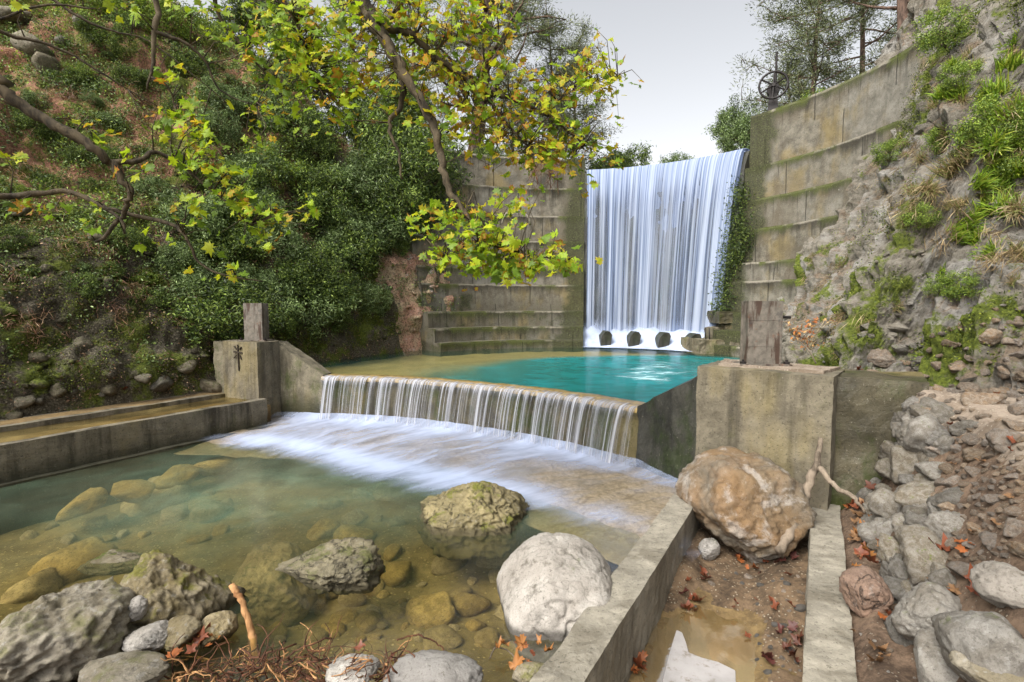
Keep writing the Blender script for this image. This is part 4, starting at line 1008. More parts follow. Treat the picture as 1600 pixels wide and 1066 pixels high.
# dry stone wall, stone by stone
for i, (px, py, wp, hp_) in enumerate([(1358, 745, 36, 48), (1392, 735, 36, 42), (1418, 737, 46, 46), (1375, 790, 38, 52), (1402, 798, 42, 46), (1440, 780, 62, 46), (1386, 836, 46, 48), (1437, 824, 48, 48), (1412, 880, 66, 62), (1448, 878, 62, 72),
        (1410, 627, 32, 28), (1428, 637, 32, 26), (1416, 660, 38, 32), (1438, 660, 46, 38), (1466, 655, 50, 38), (1506, 674, 36, 32), (1391, 690, 42, 48), (1428, 686, 42, 42), (1448, 694, 54, 52), (1402, 714, 46, 34), (1374, 715, 36, 36), (1470, 700, 46, 40), (1462, 740, 44, 40), (1480, 790, 50, 40), (1490, 830, 50, 40), (1478, 925, 44, 40), (1355, 780, 26, 34), (1368, 825, 24, 36), (1395, 905, 30, 34), (1415, 930, 44, 44), (1345, 712, 26, 30)] + [(x, y, q * 1.1, q) for x, y, q in scatter(60, 1335, 1520, 620, 1000, 20, 44, None, 61, lambda x, y: 1385 + max(0, 700 - y) * .35 + max(0, y - 800) * .22 - 22 < x < 1470 + max(0, y - 800) * .22, .62)]):
    p, _ = hit(px, py, GND)
    if p is None or p.y > 7: p = at(px, py, 5.5)
    sz = .5 * math.sqrt(wp * hp_) / F * p.y * 1.34
    o = stone('wall_stone', p + Vector((.03, .03, 0)), sz, 'drystone', i % 7, M['drystone'], 4, .82, rough=.10, fine=.075, hard=16)
    auto(o, ('rough grey', 'mossy grey')[i % 2] + ' dry wall stone', 'stone', 'stones of the dry bank wall', px, py)
# rubble on the bank and the slope
def on_bank(px, py): return px > 1440 + (py - 700) * .28 - 4 and not (px > 1515 and py > 875) and not (py < 690 and px < 1590 - (690 - py) * .2 and py > 600 + (px - 1440) * .3 and px > 1500 - (700 - py) * .5)
for i, (px, py, s) in enumerate(scatter(190, 1400, 1600, 610, 905, 11, 46, GND, 5, on_bank, .82)):
    p, _ = hit(px, py, GND)
    if p is None: continue
    o = stone('rubble_stone', p, s / 2 / F * p.y, 'rubble', i % 8, M['rubble'], 4, .7, rough=.10, fine=.07, hard=16)
    auto(o, ('small ' if s < 18 else 'larger ') + ('tan', 'grey', 'reddish')[i % 3] + ' loose rubble stone', 'stone', 'loose rubble on the right bank', px, py)
for i, (px, py, s) in enumerate(scatter(70, 1300, 1600, 470, 690, 9, 46, GND, 6, lambda x, y: y > 590 - (x - 1300) * .42 and not (x < 1440 and y > 588), .9)):
    p, _ = hit(px, py, ['cliff', 'bank'])
    if p is None: continue
    o = stone('rubble_stone', p, s / 2 / F * p.y, 'rubble', i % 8, M['rubble'], 4, .7, rough=.10, fine=.07, hard=16)
    auto(o, ('small ' if s < 20 else '') + ('pale', 'grey', 'tan')[i % 3] + ' slope stone', 'stone', 'loose stones on the right slope', px, py)
for i, (px, py, s) in enumerate(scatter(40, 1085, 1250, 890, 1060, 7, 20, GND, 8, lambda x, y: x > 1180 or y < 915 or x < 1095, 1.)):
    p, _ = hit(px, py, ['chan'])
    if p is None: continue
    o = stone('pebble', p, s / 2 / F * p.y, 'pebble', i % 5, M['rock_white'] if i % 3 else M['rubble'], 2, .7, rough=.05, fine=.02)
    auto(o, ('white' if i % 3 else 'tan') + ' channel pebble', 'pebble', 'pebbles in the channel', px, py)
for i, (px, py, s) in enumerate(scatter(26, 1290, 1430, 870, 1060, 6, 16, GND, 9, None, 2.)):
    p, _ = hit(px, py, ['bank'])
    if p is None: continue
    o = stone('pebble', p, s / 2 / F * p.y, 'pebble', i % 5, M['rubble'], 2, .7, rough=.05, fine=.02)
    auto(o, 'small soil strip pebble', 'pebble', 'pebbles on the soil strip', px, py)
# under water
UW = [(560, 845, 66, 52), (105, 892, 110, 46), (45, 930, 90, 40), (230, 795, 90, 30), (700, 885, 52, 30), (768, 872, 70, 34), (742, 948, 66, 54), (490, 945, 54, 40), (445, 962, 62, 66), (610, 957, 46, 24), (548, 940, 44, 30), (580, 975, 50, 40), (520, 985, 46, 30), (665, 962, 88, 54), (150, 770, 80, 30), (330, 800, 70, 30), (620, 900, 60, 30), (690, 1000, 60, 40), (760, 1000, 50, 40), (420, 1000, 50, 40), (855, 800, 60, 26), (950, 815, 60, 24), (1005, 810, 50, 24), (280, 725, 70, 16), (330, 712, 60, 14), (385, 695, 60, 12), (210, 750, 60, 14), (120, 775, 60, 14), (460, 900, 40, 26), (400, 925, 40, 26)]
UW += [(x, y, s, s * .6) for x, y, s in scatter(40, 400, 790, 905, 1015, 14, 46, GND, 15, None, .9) + scatter(46, 20, 830, 770, 930, 22, 80, GND, 16, lambda x, y: abs(x - 737) > 110 and abs(x - 425) > 70 and not (x < 380 and y > 850), .95)]
for i, (px, py, wp, hp_) in enumerate(UW):
    p = onz(px, py, ZL - .10) if i >= 23 and i < 28 else hit(px, py, ['bed'])[0]
    if p is None: continue
    sz = .5 * wp / F * p.y
    top = min(.15 + sz * .5, ZL - .025 - p.z) if i < 30 else sz * .5
    o = stone('submerged_rock', (p.x, p.y, min(p.z + sz * .1, ZL - .05 - sz * .78)), sz, 'under', i % 6, M['rock_under'], 3, .6, rough=.08, fine=.03)
    auto(o, ('yellow brown', 'olive', 'brown')[i % 3] + ' rock under the water', 'rock', 'rocks on the bed of the lower pool', px, py)
# along the foot of the left slope and on it
for i, (px, py, s) in enumerate(scatter(16, 5, 345, 575, 650, 9, 30, GND, 21, lambda x, y: y > 640 - x * .12 - 22, .9) + [(330, 606, 38), (18, 28, 46), (58, 78, 44), (98, 66, 20), (70, 98, 40), (125, 34, 22), (262, 60, 24), (30, 330, 30), (150, 372, 28), (170, 610, 30), (250, 600, 34), (225, 590, 26), (60, 560, 26), (130, 540, 30), (290, 575, 26), (90, 610, 28)]):
    p, n = hit(px, py, ['hill'])
    if p is None: continue
    o = stone('slope_stone', p, s / 2 / F * p.y, 'slope', i % 6, M['rock_grey'] if py < 200 else M['slope_rock'], 3, .75, rough=.08, fine=.05, hard=12)
    auto(o, ('grey', 'pale', 'mossy')[i % 3] + ' stone at the left slope', 'stone', 'stones of the left slope', px, py)

# ---- pale slab, sticks, branches, roots
mb = MB(); pts = [onz(px, py, -2.728) for px, py in ((1057, 984), (1066, 988), (1072, 1004), (1076, 1019), (1096, 1027), (1122, 1034), (1149, 1047), (1150, 1075), (1040, 1090), (1036, 1062), (1046, 1020))]
mb.prism([(p.x, p.y) for p in pts][::-1], -2.76, -2.728); o = mb.build('pale_sheet', M['sheet'], bevel=.004)
tag(o, 'pale flat slab with jagged edge lying in the muddy puddle', 'sheet')  # flat pale prism, its top just above the puddle
def wood(name, pts, rad, mat, label, cat='branch', wob=.012, n=26, sides=10):
    P = spline(pts, n); rs = np.random.RandomState(len(label)); P = P + rs.normal(size=P.shape) * wob
    r = np.interp(np.linspace(0, 1, n), np.linspace(0, 1, len(rad)), rad) * (1 + .05 * rs.normal(size=n))
    mb = MB(); mb.tube([tuple(p) for p in P], list(r), sides); return tag(mb.build(name, mat, smooth=True), label, cat)
wood('stick', [at(403, 1036, 3.5), at(392, 985, 3.55), at(378, 940, 3.6), at(361, 914, 3.65)], [.026, .024, .021, .024], M['stick'], 'upright reddish stick standing in the water by the near shore', 'stick', .003)
wood('driftwood', [at(1222, 862, 4.75), at(1243, 810, 5.0), at(1268, 750, 5.2), at(1286, 688, 5.25)], [.045, .05, .042, .022], M['driftwood'], 'weathered grey branch leaning against the large tan boulder')
wood('driftwood', [at(1280, 730, 5.15), at(1305, 760, 4.95), at(1330, 775, 4.8), at(1350, 800, 4.7)], [.028, .024, .022, .012], M['driftwood'], 'crooked thin branch lying across the leaf litter beside the buttress', 'branch', .006)
rt = empty('root_tangle', at(480, 1030, 3.2), 'tangle of thin reddish brown roots and twigs on the near shore', 'roots')
rs = np.random.RandomState(4)
mb = MB(); mb2 = MB(); mb3 = MB()
for i in range(330):
    px = rs.uniform(270, 640); py = 1064 - abs(rs.normal()) * 26 * (1 - abs(px - 470) / 260)
    p = np.array(at(px, py, rs.uniform(2.95, 3.35))); d = rs.normal(size=3) * np.array([1, .6, .35]); d /= np.linalg.norm(d); L = rs.uniform(.1, .34); pts = [p]
    for _ in range(6):
        d = d + rs.normal(size=3) * np.array([.5, .4, .4]); d /= np.linalg.norm(d); pts.append(pts[-1] + d * L / 6)
    for q in pts: q[2] = max(q[2], ZL - .02)
    (mb, mb2, mb3)[i % 3].tube([tuple(q) for q in pts], [rs.uniform(.003, .009) * (1 - .12 * k_) for k_ in range(7)], 5)
for nm, m_ in zip(('roots', 'roots', 'twigs'), (mb, mb2, mb3)): adopt(m_.build(nm, M['root'], smooth=True), rt)
rt.children[1].data.materials[0] = M['stick']
# a few bent twigs by the pale boulder
wood('twig', [at(620, 1000, 3.3), at(655, 993, 3.35), at(690, 1012, 3.35), at(695, 1030, 3.3)], [.006, .006, .005, .003], M['root'], 'dark bent twig on the shore right of the root tangle', 'twig', .003)
wood('twig', [at(765, 1030, 3.3), at(775, 1012, 3.35), at(795, 1018, 3.35), at(815, 1040, 3.3)], [.005, .006, .005, .003], M['driftwood'], 'pale curled twig below the pale cracked boulder', 'twig', .002)

# ---- fallen plane leaves
OUT = [(0, -.50), (.10, -.20), (.34, -.30), (.30, -.12), (.56, .04), (.36, .10), (.42, .34), (.20, .26), (0, .58), (-.20, .26), (-.42, .34), (-.36, .10), (-.56, .04), (-.30, -.12), (-.34, -.30), (-.10, -.20)]
def leaf_tpl(curl=.25):
    V = np.array([(0, 0, 0)] + [(x, y, curl * ((x * x + y * y) * .9 + .25 * math.sin(5 * x + 3 * y))) for x, y in OUT]); n = len(OUT)
    return V, np.array([(0, 1 + i, 1 + (i + 1) % n) for i in range(n)])
FALL = []
rs = np.random.RandomState(9)
for i, c in enumerate([(.27, .085, .025), (.17, .05, .022), (.10, .035, .02), (.21, .115, .055), (.085, .026, .02), (.27, .115, .032)]):
    V, Fc = leaf_tpl(.5 + .35 * (i % 3)); V[:, 2] += fbm(V * 2.5 + i * 9, 2) * .16
    mb = MB(); cols = np.array(c) * (1 + .25 * rs.normal(size=(len(V), 1))).clip(.5, 1.5)
    sV = np.array([(.008, -.2, .0), (-.008, -.2, 0), (-.006, -.85, .05), (.006, -.85, .05)])
    me = arr_mesh('fallen_leaf', np.vstack([V, sV]), [Fc, np.array([[len(V), len(V) + 1, len(V) + 2, len(V) + 3]])], True, np.vstack([cols, np.tile(np.array(c) * .6, (4, 1))]))
    me.materials.append(M['fallen']); FALL.append(me)
LN = ['orange', 'rust red', 'dark brown', 'tan', 'deep red', 'amber']
r = random.Random(3); LV = []
for n, x0, x1, y0, y1, cs, s in ((34, 1318, 1366, 722, 800, (1, 2, 3, 1, 0), 19), (36, 1330, 1384, 790, 895, (1, 3, 3, 1, 5), 20), (6, 1360, 1425, 950, 990, (3, 0, 1), 26), (4, 1315, 1390, 995, 1045, (3, 3), 30), (7, 1455, 1520, 845, 870, (0, 1), 24), (9, 1450, 1530, 905, 960, (0, 1, 3), 26), (9, 1440, 1600, 690, 850, (1, 3), 14),
                                 (12, 1062, 1104, 880, 965, (1, 2, 4), 18), (12, 1150, 1248, 870, 905, (1, 4, 0), 17), (10, 1180, 1250, 980, 1050, (2, 4, 2), 20), (5, 990, 1010, 1035, 1062, (0, 1), 22), (13, 262, 345, 985, 1050, (0, 5, 0, 1), 26), (10, 780, 870, 1018, 1060, (0, 5, 1), 24), (5, 440, 620, 1030, 1062, (1, 2), 22), (8, 1080, 1240, 900, 1010, (2, 1), 12), (7, 1330, 1590, 560, 700, (1, 0), 11), (10, 20, 340, 590, 640, (4, 3, 2), 10)):
    for _ in range(n): LV.append((r.uniform(x0, x1), r.uniform(y0, y1), r.choice(cs), s * r.uniform(.5, 1.3)))
for px, py, ci, s in LV:
    p, _ = hit(px, py, ['bank', 'chan', 'bed', 'cliff', 'hill'])
    if p is None: continue
    if p.y > 20: continue
    if px < 960 and p.z < ZL: p = onz(px, py, ZL)
    if p.z < -2.95: continue
    z = max(p.z, ZL if px < 960 else p.z) + (.03 if px > 960 or py < 960 else .07)
    o = bpy.data.objects.new('fallen_leaf', FALL[ci]); col.objects.link(o); o.location = (p.x, p.y, z + .012)
    o.rotation_euler = (r.uniform(-.45, .45), r.uniform(-.45, .45), r.uniform(0, 6.28)); k_ = s / F * p.y * .98; o.scale = (k_, k_ * r.uniform(.75, 1.1), k_ * r.uniform(.6, 1.8))
    auto(o, f'fallen {LN[ci]} plane leaf', 'leaf', 'fallen plane leaves', px, py)

# ================================================================== VEGETATION
def rot_rand(n, rs, upbias=0., fwd=0.):
    N_ = rs.normal(size=(n, 3)); N_ += np.array([0, -fwd, upbias]); N_ /= np.linalg.norm(N_, axis=1)[:, None]
    A = rs.normal(size=(n, 3)); A -= N_ * (A * N_).sum(1)[:, None]; A /= np.linalg.norm(A, axis=1)[:, None]
    return np.stack([A, np.cross(N_, A), N_], -1)          # columns x,y,normal
def leaf_cloud(name, C, L, Wd, rs, colors, upbias=.4, dirs=None):
    """one diamond leaf per centre; colors (n,3)"""
    n = len(C); Rm = rot_rand(n, rs, upbias); L = L * rs.uniform(.7, 1.25, n); Wd = Wd * rs.uniform(.8, 1.2, n)
    x, y, z = Rm[:, :, 0], Rm[:, :, 1], Rm[:, :, 2]
    if dirs is not None:
        y = dirs / np.linalg.norm(dirs, axis=1)[:, None]; x = np.cross(y, z); x /= np.linalg.norm(x, axis=1)[:, None] + 1e-9
    a = C - y * (L / 2)[:, None]; b = C + x * (Wd / 2)[:, None] + z * (.12 * L)[:, None]; c = C + y * (L / 2)[:, None]; d = C - x * (Wd / 2)[:, None] + z * (.12 * L)[:, None]
    V = np.stack([a, b, c, d], 1).reshape(-1, 3)
    return arr_mesh(name, V, [np.arange(4 * n).reshape(n, 4)], False, np.repeat(colors, 4, 0))
def palette(n, rs, cols, var=.2):
    c = np.array(cols)[rs.randint(len(cols), size=n)]; return np.clip(c * (1 + var * rs.normal(size=(n, 1))), .004, 1)
SH_DARK = [(.035, .06, .014), (.065, .105, .022), (.12, .175, .035), (.22, .29, .06)]
SH_GREY = [(.10, .15, .045), (.18, .25, .09), (.28, .36, .15), (.07, .11, .035)]
SH_LIGHT = [(.13, .20, .03), (.20, .28, .04), (.09, .15, .025), (.27, .34, .05)]
def shrub_proto(name, seed, cols, ncl=75, per=95, L=.105, W_=.036):
    rs = np.random.RandomState(seed)
    cc = rs.normal(size=(ncl, 3)); cc /= np.linalg.norm(cc, axis=1)[:, None]; cc *= (rs.uniform(.45, 1., ncl)**.6)[:, None]; cc[:, 2] = cc[:, 2] * .8 + .35
    lump = 1 + .35 * fbm(cc * 1.2 + seed, 2); cc *= lump[:, None]
    C = np.repeat(cc, per, 0) + rs.normal(size=(ncl * per, 3)) * .12; cl = np.repeat(rs.uniform(.6, 1.35, ncl), per)
    colr = palette(len(C), rs, cols) * cl[:, None]
    fm = leaf_cloud('foliage', C, L, W_, rs, colr, .6); fm.materials.append(M['shrub'])
    mb = MB()
    for i in range(11):
        q = cc[rs.randint(ncl)]; m = q * .5 + rs.normal(size=3) * .12; mb.tube([(0, 0, -.35), tuple(m), tuple(q)], [.035, .02, .008], 5)
    sm = bpy.data.meshes.new('stems'); sm.from_pydata(mb.v, [], mb.f); sm.materials.append(M['bark'])
    return name, fm, sm
SP = {'d': [shrub_proto('shrub', 61 + i, SH_DARK) for i in range(3)], 'g': [shrub_proto('shrub', 81 + i, SH_GREY, L=.115, W_=.034) for i in range(2)], 'l': [shrub_proto('shrub', 91 + i, SH_LIGHT, 50, 100, .08, .045) for i in range(2)]}
SHR = []
def put_shrub(kind, i, p, size, rs_, sq_=1.):
    nm, fm, sm = SP[kind][i % len(SP[kind])]
    o = bpy.data.objects.new(nm, None); col.objects.link(o); o.empty_display_size = .1; o.location = p; o.rotation_euler = (0, 0, rs_.uniform(0, 6.28)); o.scale = (size, size * rs_.uniform(.85, 1.15), size * sq_)
    for n_, m_ in (('foliage', fm), ('stems', sm)): c = bpy.data.objects.new(n_, m_); col.objects.link(c); c.parent = o
    return o
rs_ = random.Random(17)
SL = [(300, 110, .7, 'd'), (370, 50, .9, 'd'), (430, 120, 1.0, 'd'), (335, 205, .7, 'g'), (470, 220, 1.1, 'd'), (405, 275, .9, 'g'), (545, 215, 1.2, 'd'), (560, 300, 1.1, 'g'), (490, 325, 1.0, 'd'), (430, 385, .85, 'g'), (545, 405, 1.0, 'd'), (605, 365, 1.0, 'g'), (625, 270, 1.2, 'd'), (470, 450, .8, 'd'), (575, 470, .65, 'g'), (400, 445, .55, 'g'), (330, 350, .55, 'd'), (285, 405, .5, 'g'), (635, 425, .55, 'd'), (350, 470, .45, 'd'), (520, 505, .4, 'd'), (180, 70, .6, 'd'), (205, 30, .9, 'l'), (130, 18, .8, 'l'), (255, 35, .8, 'l'), (280, 170, .5, 'd'), (200, 125, .45, 'd'), (600, 190, 1.4, 'd'), (665, 320, 1.0, 'd'), (500, 130, 1.4, 'l'), (440, 505, .45, 'd'), (380, 360, .6, 'd'), (310, 280, .5, 'd'), (240, 300, .4, 'g'), (120, 130, .4, 'd'), (60, 200, .4, 'd'), (80, 300, .4, 'd'), (20, 380, .4, 'd'), (200, 380, .4, 'd'), (655, 375, .7, 'd'), (130, 450, .3, 'd'), (230, 470, .35, 'd'), (515, 400, .9, 'g'), (590, 430, .7, 'd'), (320, 60, .8, 'l'), (410, 30, 1.1, 'd'), (470, 60, 1.2, 'l')]
for _ in range(34):
    SL.append((rs_.uniform(300, 670), rs_.uniform(150, 500), rs_.uniform(.5, .95), rs_.choice('dddgl')))
SL = SL + [(672, 300, 1.1, 'd'), (650, 260, 1.3, 'd'), (690, 350, .8, 'd')]
SL = [q for q in SL if not (q[0] > 585 and q[1] > 385) and not (q[0] > 630 and q[1] > 330) if q[1] < 520 - max(0, (q[0] - 560)) * .9 or q[3] == 'l']
for i, (px, py, s, kd) in enumerate(SL):
    p, n = hit(px, py, ['hill', 'up'])
    if p is None: p = at(px, py, 21.0)
    p = p - Vector((0, 0, .25 * s)) + (n * -.05 * s if n is not None else Vector())
    o = put_shrub(kd, i, p, s, rs_, .95)
    auto(o, {'d': 'dark green leafy shrub', 'g': 'grey green leafy shrub', 'l': 'yellow green leafy shrub'}[kd], 'shrub', 'shrubs on the left slope', px, py)
LM += [('the pale pine branch tip', 975, 15), ('the top left corner', 20, 20), ('the hanging limb elbow', 628, 150), ('the left limb fork', 175, 255), ('the left steel post', 388, 500)]
# bushes on the dam top and along the reservoir
for i, (px, py, Y, s, kd, lab) in enumerate(((1165, 215, 20.5, 1.0, 'g', 'grey green round bush left of the sluice handwheel behind the dam'), (1150, 190, 22, 1.0, 'g', 'grey bush at the far side of the reservoir left of the pines'), (985, 262, 30, 1.5, 'd', 'small bushy tree rising behind the crest of the fall'), (955, 262, 28, 1.2, 'd', 'bush behind the left end of the fall crest'), (1060, 262, 34, 1.2, 'g', 'low bush peeking over the middle of the crest'),
        (655, 262, 17.6, 1.35, 'd', 'tall dark shrub covering the left end of the left dam wing'), (625, 310, 16.6, 1.1, 'd', 'dense dark shrub in front of the left dam wing, above the pink rock'), (668, 325, 17.6, .7, 'g', 'grey green shrub against the left dam wing just above the pink rock'), (610, 230, 18.0, 1.5, 'd', 'large dark bush left of the left dam wing top'), (690, 238, 19.2, .9, 'l', 'yellow green bush on the upper left corner of the left dam wing'), (760, 245, 20.2, .6, 'd', 'dark bush on the left dam wing under the thick pine'),
        (1480, 40, 9.6, .45, 'l', 'bright green bush on the cliff edge at the end of the dam wall'), (1280, 165, 18.5, .7, 'l', 'bright bush behind the curving dam wall'), (720, 262, 19.8, .5, 'd', 'dark bush hanging over the left wing of the dam'), (860, 262, 20.4, .35, 'd', 'small bush on the top of the left dam wing'), (700, 270, 19.4, .7, 'd', 'dark shrub beside the red soil above the left wing'), (795, 255, 20.6, .45, 'd', 'low shrub in the middle of the left wing top'))):
    tag(put_shrub(kd, i, at(px, py, Y) - Vector((0, 0, .5 * s)), s, rs_), lab, 'bush')

# ---- pines
PN = [(.11, .13, .06), (.17, .20, .09), (.24, .26, .13), (.07, .085, .045)]
def pine(base, H, c0, spread, seed, label, lean=(0, 0), trunk_r=.16, nl=26, cols=PN, per=24, dens=1.):
    rs = np.random.RandomState(seed); t = empty('pine_tree', base, label, 'pine tree')
    top = np.array([lean[0], lean[1], H]); bend = rs.normal(size=2) * .25
    def tr(u): return np.array([top[0] * u + bend[0] * math.sin(u * 3.1), top[1] * u + bend[1] * math.sin(u * 3.1), H * u])
    us = np.linspace(0, 1, 14); mb = MB(); mb.tube([tuple(tr(u) - (0, 0, .4 if u == 0 else 0)) for u in us], [trunk_r * (1 - .85 * u) + .01 for u in us], 9); mb.build('trunk', M['pinebark'], t, True)
    mb = MB(); CC = []
    for i in range(nl):
        u = c0 + (1 - c0) * (i + rs.rand()) / nl; p = tr(u); a = i * 2.4 + rs.normal() * .5; L = spread * (1 - .65 * ((u - c0) / (1 - c0))**1.4) * rs.uniform(.55, 1.1)
        d = np.array([math.cos(a), math.sin(a), rs.uniform(-.05, .5)]); pts = [p]
        for k_ in range(5): d = d + rs.normal(size=3) * .14; d[2] += .03; pts.append(pts[-1] + d / np.linalg.norm(d) * L / 5)
        mb.tube([tuple(q) for q in pts], [.05 * trunk_r / .16 * (1 - .17 * k_) for k_ in range(6)], 5)
        for k_ in (2, 3, 4, 5):
            for _ in range(max(1, int(2 * dens))):
                e = rs.normal(size=3) * np.array([1, 1, .5]); e = e / np.linalg.norm(e) * rs.uniform(.3, .8) * spread * .3; q = pts[k_] + e
                mb.tube([tuple(pts[k_]), tuple((pts[k_] + q) / 2 + rs.normal(size=3) * .05), tuple(q)], [.016, .011, .005], 4)
                CC += [q, (pts[k_] + q * 2) / 3 + rs.normal(size=3) * .1]
            CC.append(pts[k_])
    mb.build('limbs', M['pinebark'], t, True); CC = np.array(CC)
    C = np.repeat(CC, per, 0); off = rs.normal(size=C.shape) * np.array([.20, .20, .13]); tint = np.repeat(rs.uniform(.65, 1.35, len(CC)), per)
    me = leaf_cloud('needles', C + off, .17, .028, rs, palette(len(C), rs, cols) * tint[:, None], .2, off + np.array([0, 0, .1])); link('needles', me, M['pine'], t)
    return t
def gp(px, Y):
    x = (px - 800) / F * Y; h = drop(x, Y, ['hill', 'up']); return h if h is not None else Vector((x, Y, 5))
pine(gp(738, 23.5), 12.5, .16, 4.6, 1, 'big pine with thick trunk standing above the left wing of the dam', (.6, 0), .36, 60, per=34)
pine(gp(655, 26), 10, .12, 3.2, 2, 'pine behind the left shrubs, left of the thick trunked pine', (0, 0), .17, 34)
pine(gp(838, 26), 9.0, .12, 2.7, 3, 'slender pine right of the thick trunked pine above the dam', (.5, 0), .12, 32)
pine(gp(890, 29), 9.5, .10, 2.6, 4, 'open pine at the right end of the left tree group', (.3, 0), .12, 40, per=32)
pine(gp(565, 24), 9, .08, 3.2, 5, 'pine crown showing above the left slope', (-.3, 0), .2, 34)
pine(gp(450, 26), 10, .08, 3.2, 6, 'pine at the top of the left slope near the frame top', (0, 0), .2, 34)
pine(gp(790, 30), 8, .08, 2.8, 7, 'far pine seen between the trunks above the dam', (0, 0), .14, 30)
pine(gp(1256, 21), 10.5, .22, 3.0, 8, 'slim pine with reddish trunk right of the sluice handwheel', (.3, 0), .11, 40, per=30)
pine(gp(1400, 15.5), 12, .25, 3.0, 9, 'leaning pine with thick trunk behind the curving dam wall', (-1.2, 0), .17, 34, per=34)
pine(gp(1330, 23), 13, .2, 3.4, 10, 'pine between the slim pine and the leaning pine', (-.6, 0), .15, 30, per=34)
pine(gp(1470, 17), 9, .15, 2.2, 11, 'pine half hidden by the cliff top', (0, 0), .15, 24)
pine(gp(1215, 25), 6.5, .15, 1.9, 12, 'low pine behind the sluice handwheel', (0, 0), .10, 22, per=34)

# ---- ground cover on the slopes
def cover(name, src, n, rs, keep, L, W_, cols, per, spread, label, cat, upb=.5, hang=0., mat='shrub'):
    P, N_, t_, a_ = src; w_ = keep(P, t_, a_); w_ = w_ / w_.sum(); idx = rs.choice(len(P), n, True, w_)
    C = np.repeat(P[idx] + N_[idx] * .03, per, 0) + rs.normal(size=(n * per, 3)) * spread; tint = np.repeat(rs.uniform(.6, 1.4, n), per)
    dirs = None
    if hang: dirs = np.repeat(N_[idx], per, 0) * .7 + rs.normal(size=C.shape) * .45 + np.array([0, 0, -hang])
    me = leaf_cloud(name, C, L, W_, rs, palette(len(C), rs, cols) * tint[:, None], upb, dirs)
    return tag(link(name, me, M[mat]), label, cat, None, 'stuff')
def vis_hill(P): return (P[:, 1] > 5.5) & (P[:, 0] / P[:, 1] > -1.12) & (P[:, 1] < 21)
def vis_cliff(P): return (P[:, 1] > 2.5) & (P[:, 0] / P[:, 1] < 1.12) & (P[:, 1] < 13)
rs = np.random.RandomState(77)
cover('ground_cover', HILL, 4200, rs, lambda P, t, a: vis_hill(P) * (t > .15) * (t < 10) * sstep(-.15, .4, fbm(P * .9 + 5, 3)) * (.5 + sstep(.6, 2, t)), .065, .032, SH_DARK + SH_GREY, 26, .10, 'low leafy ground cover in patches on the left slope', 'ground cover')
cover('ground_cover', HILL, 900, rs, lambda P, t, a: vis_hill(P) * (t > 2.) * (t < 11) * sstep(.0, .5, fbm(P * .7 + 45, 3)), .07, .04, SH_LIGHT, 24, .12, 'bright yellow green seedlings in patches high on the left slope', 'ground cover')
cover('moss', HILL, 5200, rs, lambda P, t, a: vis_hill(P) * (t > .1) * (t < 6) * sstep(-.15, .35, fbm(P * 1.5 + 15, 3)), .035, .02, [(.05, .07, .008), (.10, .13, .012), (.16, .18, .02), (.03, .045, .006)], 22, .055, 'moss cushions on the rocks of the left slope', 'moss')
cover('dry_grass', HILL, 1700, rs, lambda P, t, a: vis_hill(P) * (t > .5) * (t < 10) * sstep(-.1, .4, fbm(P * 1.2 + 33, 3)), .24, .010, [(.30, .17, .10), (.22, .11, .065), (.38, .26, .15), (.14, .075, .05)], 20, .07, 'drooping dry grass and pine needles on the left slope', 'dry grass', .3, .9, 'grass')
cover('litter', HILL, 1200, rs, lambda P, t, a: vis_hill(P) * (t > .0) * (t < 2.2), .05, .03, [(.16, .09, .05), (.09, .05, .03), (.30, .2, .12), (.05, .035, .02)], 14, .09, 'brown leaf litter at the foot of the left slope', 'leaf litter', 1.5)
cover('moss', CLIFF, 3200, rs, lambda P, t, a: vis_cliff(P) * (t > .2) * (.12 + sstep(1.2, 3., t)) * sstep(.1, .5, a + .5 * fbm(P * 1.5 + 15, 3)), .035, .018, [(.06, .085, .010), (.12, .15, .015), (.19, .22, .03), (.03, .045, .006)], 24, .06, 'moss and tiny leaves on the right cliff', 'moss')
cover('dry_grass', CLIFF, 420, rs, lambda P, t, a: vis_cliff(P) * (t > .6) * sstep(.0, .4, fbm(P * .8 + 63, 3)) * (P[:, 1] > 4), .26, .009, [(.30, .22, .11), (.22, .15, .08), (.38, .3, .17), (.16, .11, .06)], 22, .06, 'hanging dry grass on the right cliff', 'dry grass', .3, .9, 'grass')

# grass tufts and leafy plants on the cliff, one by one
def tuft_proto(seed, cols, n=150, L=.42, wd=.011, droop=.5):
    rs = np.random.RandomState(seed); Vs = []; Fs = []; Cs = []; k = 0
    for i in range(n):
        a = rs.uniform(0, 6.28); out = rs.uniform(.15, 1.); l = L * rs.uniform(.5, 1.2); b = np.array([math.cos(a), math.sin(a), 0]); sd_ = np.array([-b[1], b[0], 0]); p0 = rs.normal(size=3) * np.array([.05, .05, .01])
        c = np.array(cols[rs.randint(len(cols))]) * rs.uniform(.7, 1.3)
        for j in range(5):
            u = j / 4; p = p0 + b * out * l * u * .8 + np.array([0, 0, l * (u - droop * out * u * u * 1.3)]); w_ = wd * (1 - u) ** .7 + .0008
            Vs += [p - sd_ * w_, p + sd_ * w_]; Cs += [c, c]
        Fs += [(k + 2 * j, k + 2 * j + 1, k + 2 * j + 3, k + 2 * j + 2) for j in range(4)]; k += 10
    me = arr_mesh('grass_tuft', np.array(Vs), [np.array(Fs)], True, np.array(Cs)); me.materials.append(M['grass']); return me
TG = [tuft_proto(i, [(.16, .26, .02), (.24, .36, .03), (.10, .17, .015), (.32, .36, .05)], 190, .27, .008) for i in range(3)]
TD = [tuft_proto(20 + i, [(.33, .26, .13), (.24, .17, .09), (.16, .18, .05)], 140, .33, .006, .8) for i in range(2)]
rs_ = random.Random(5)
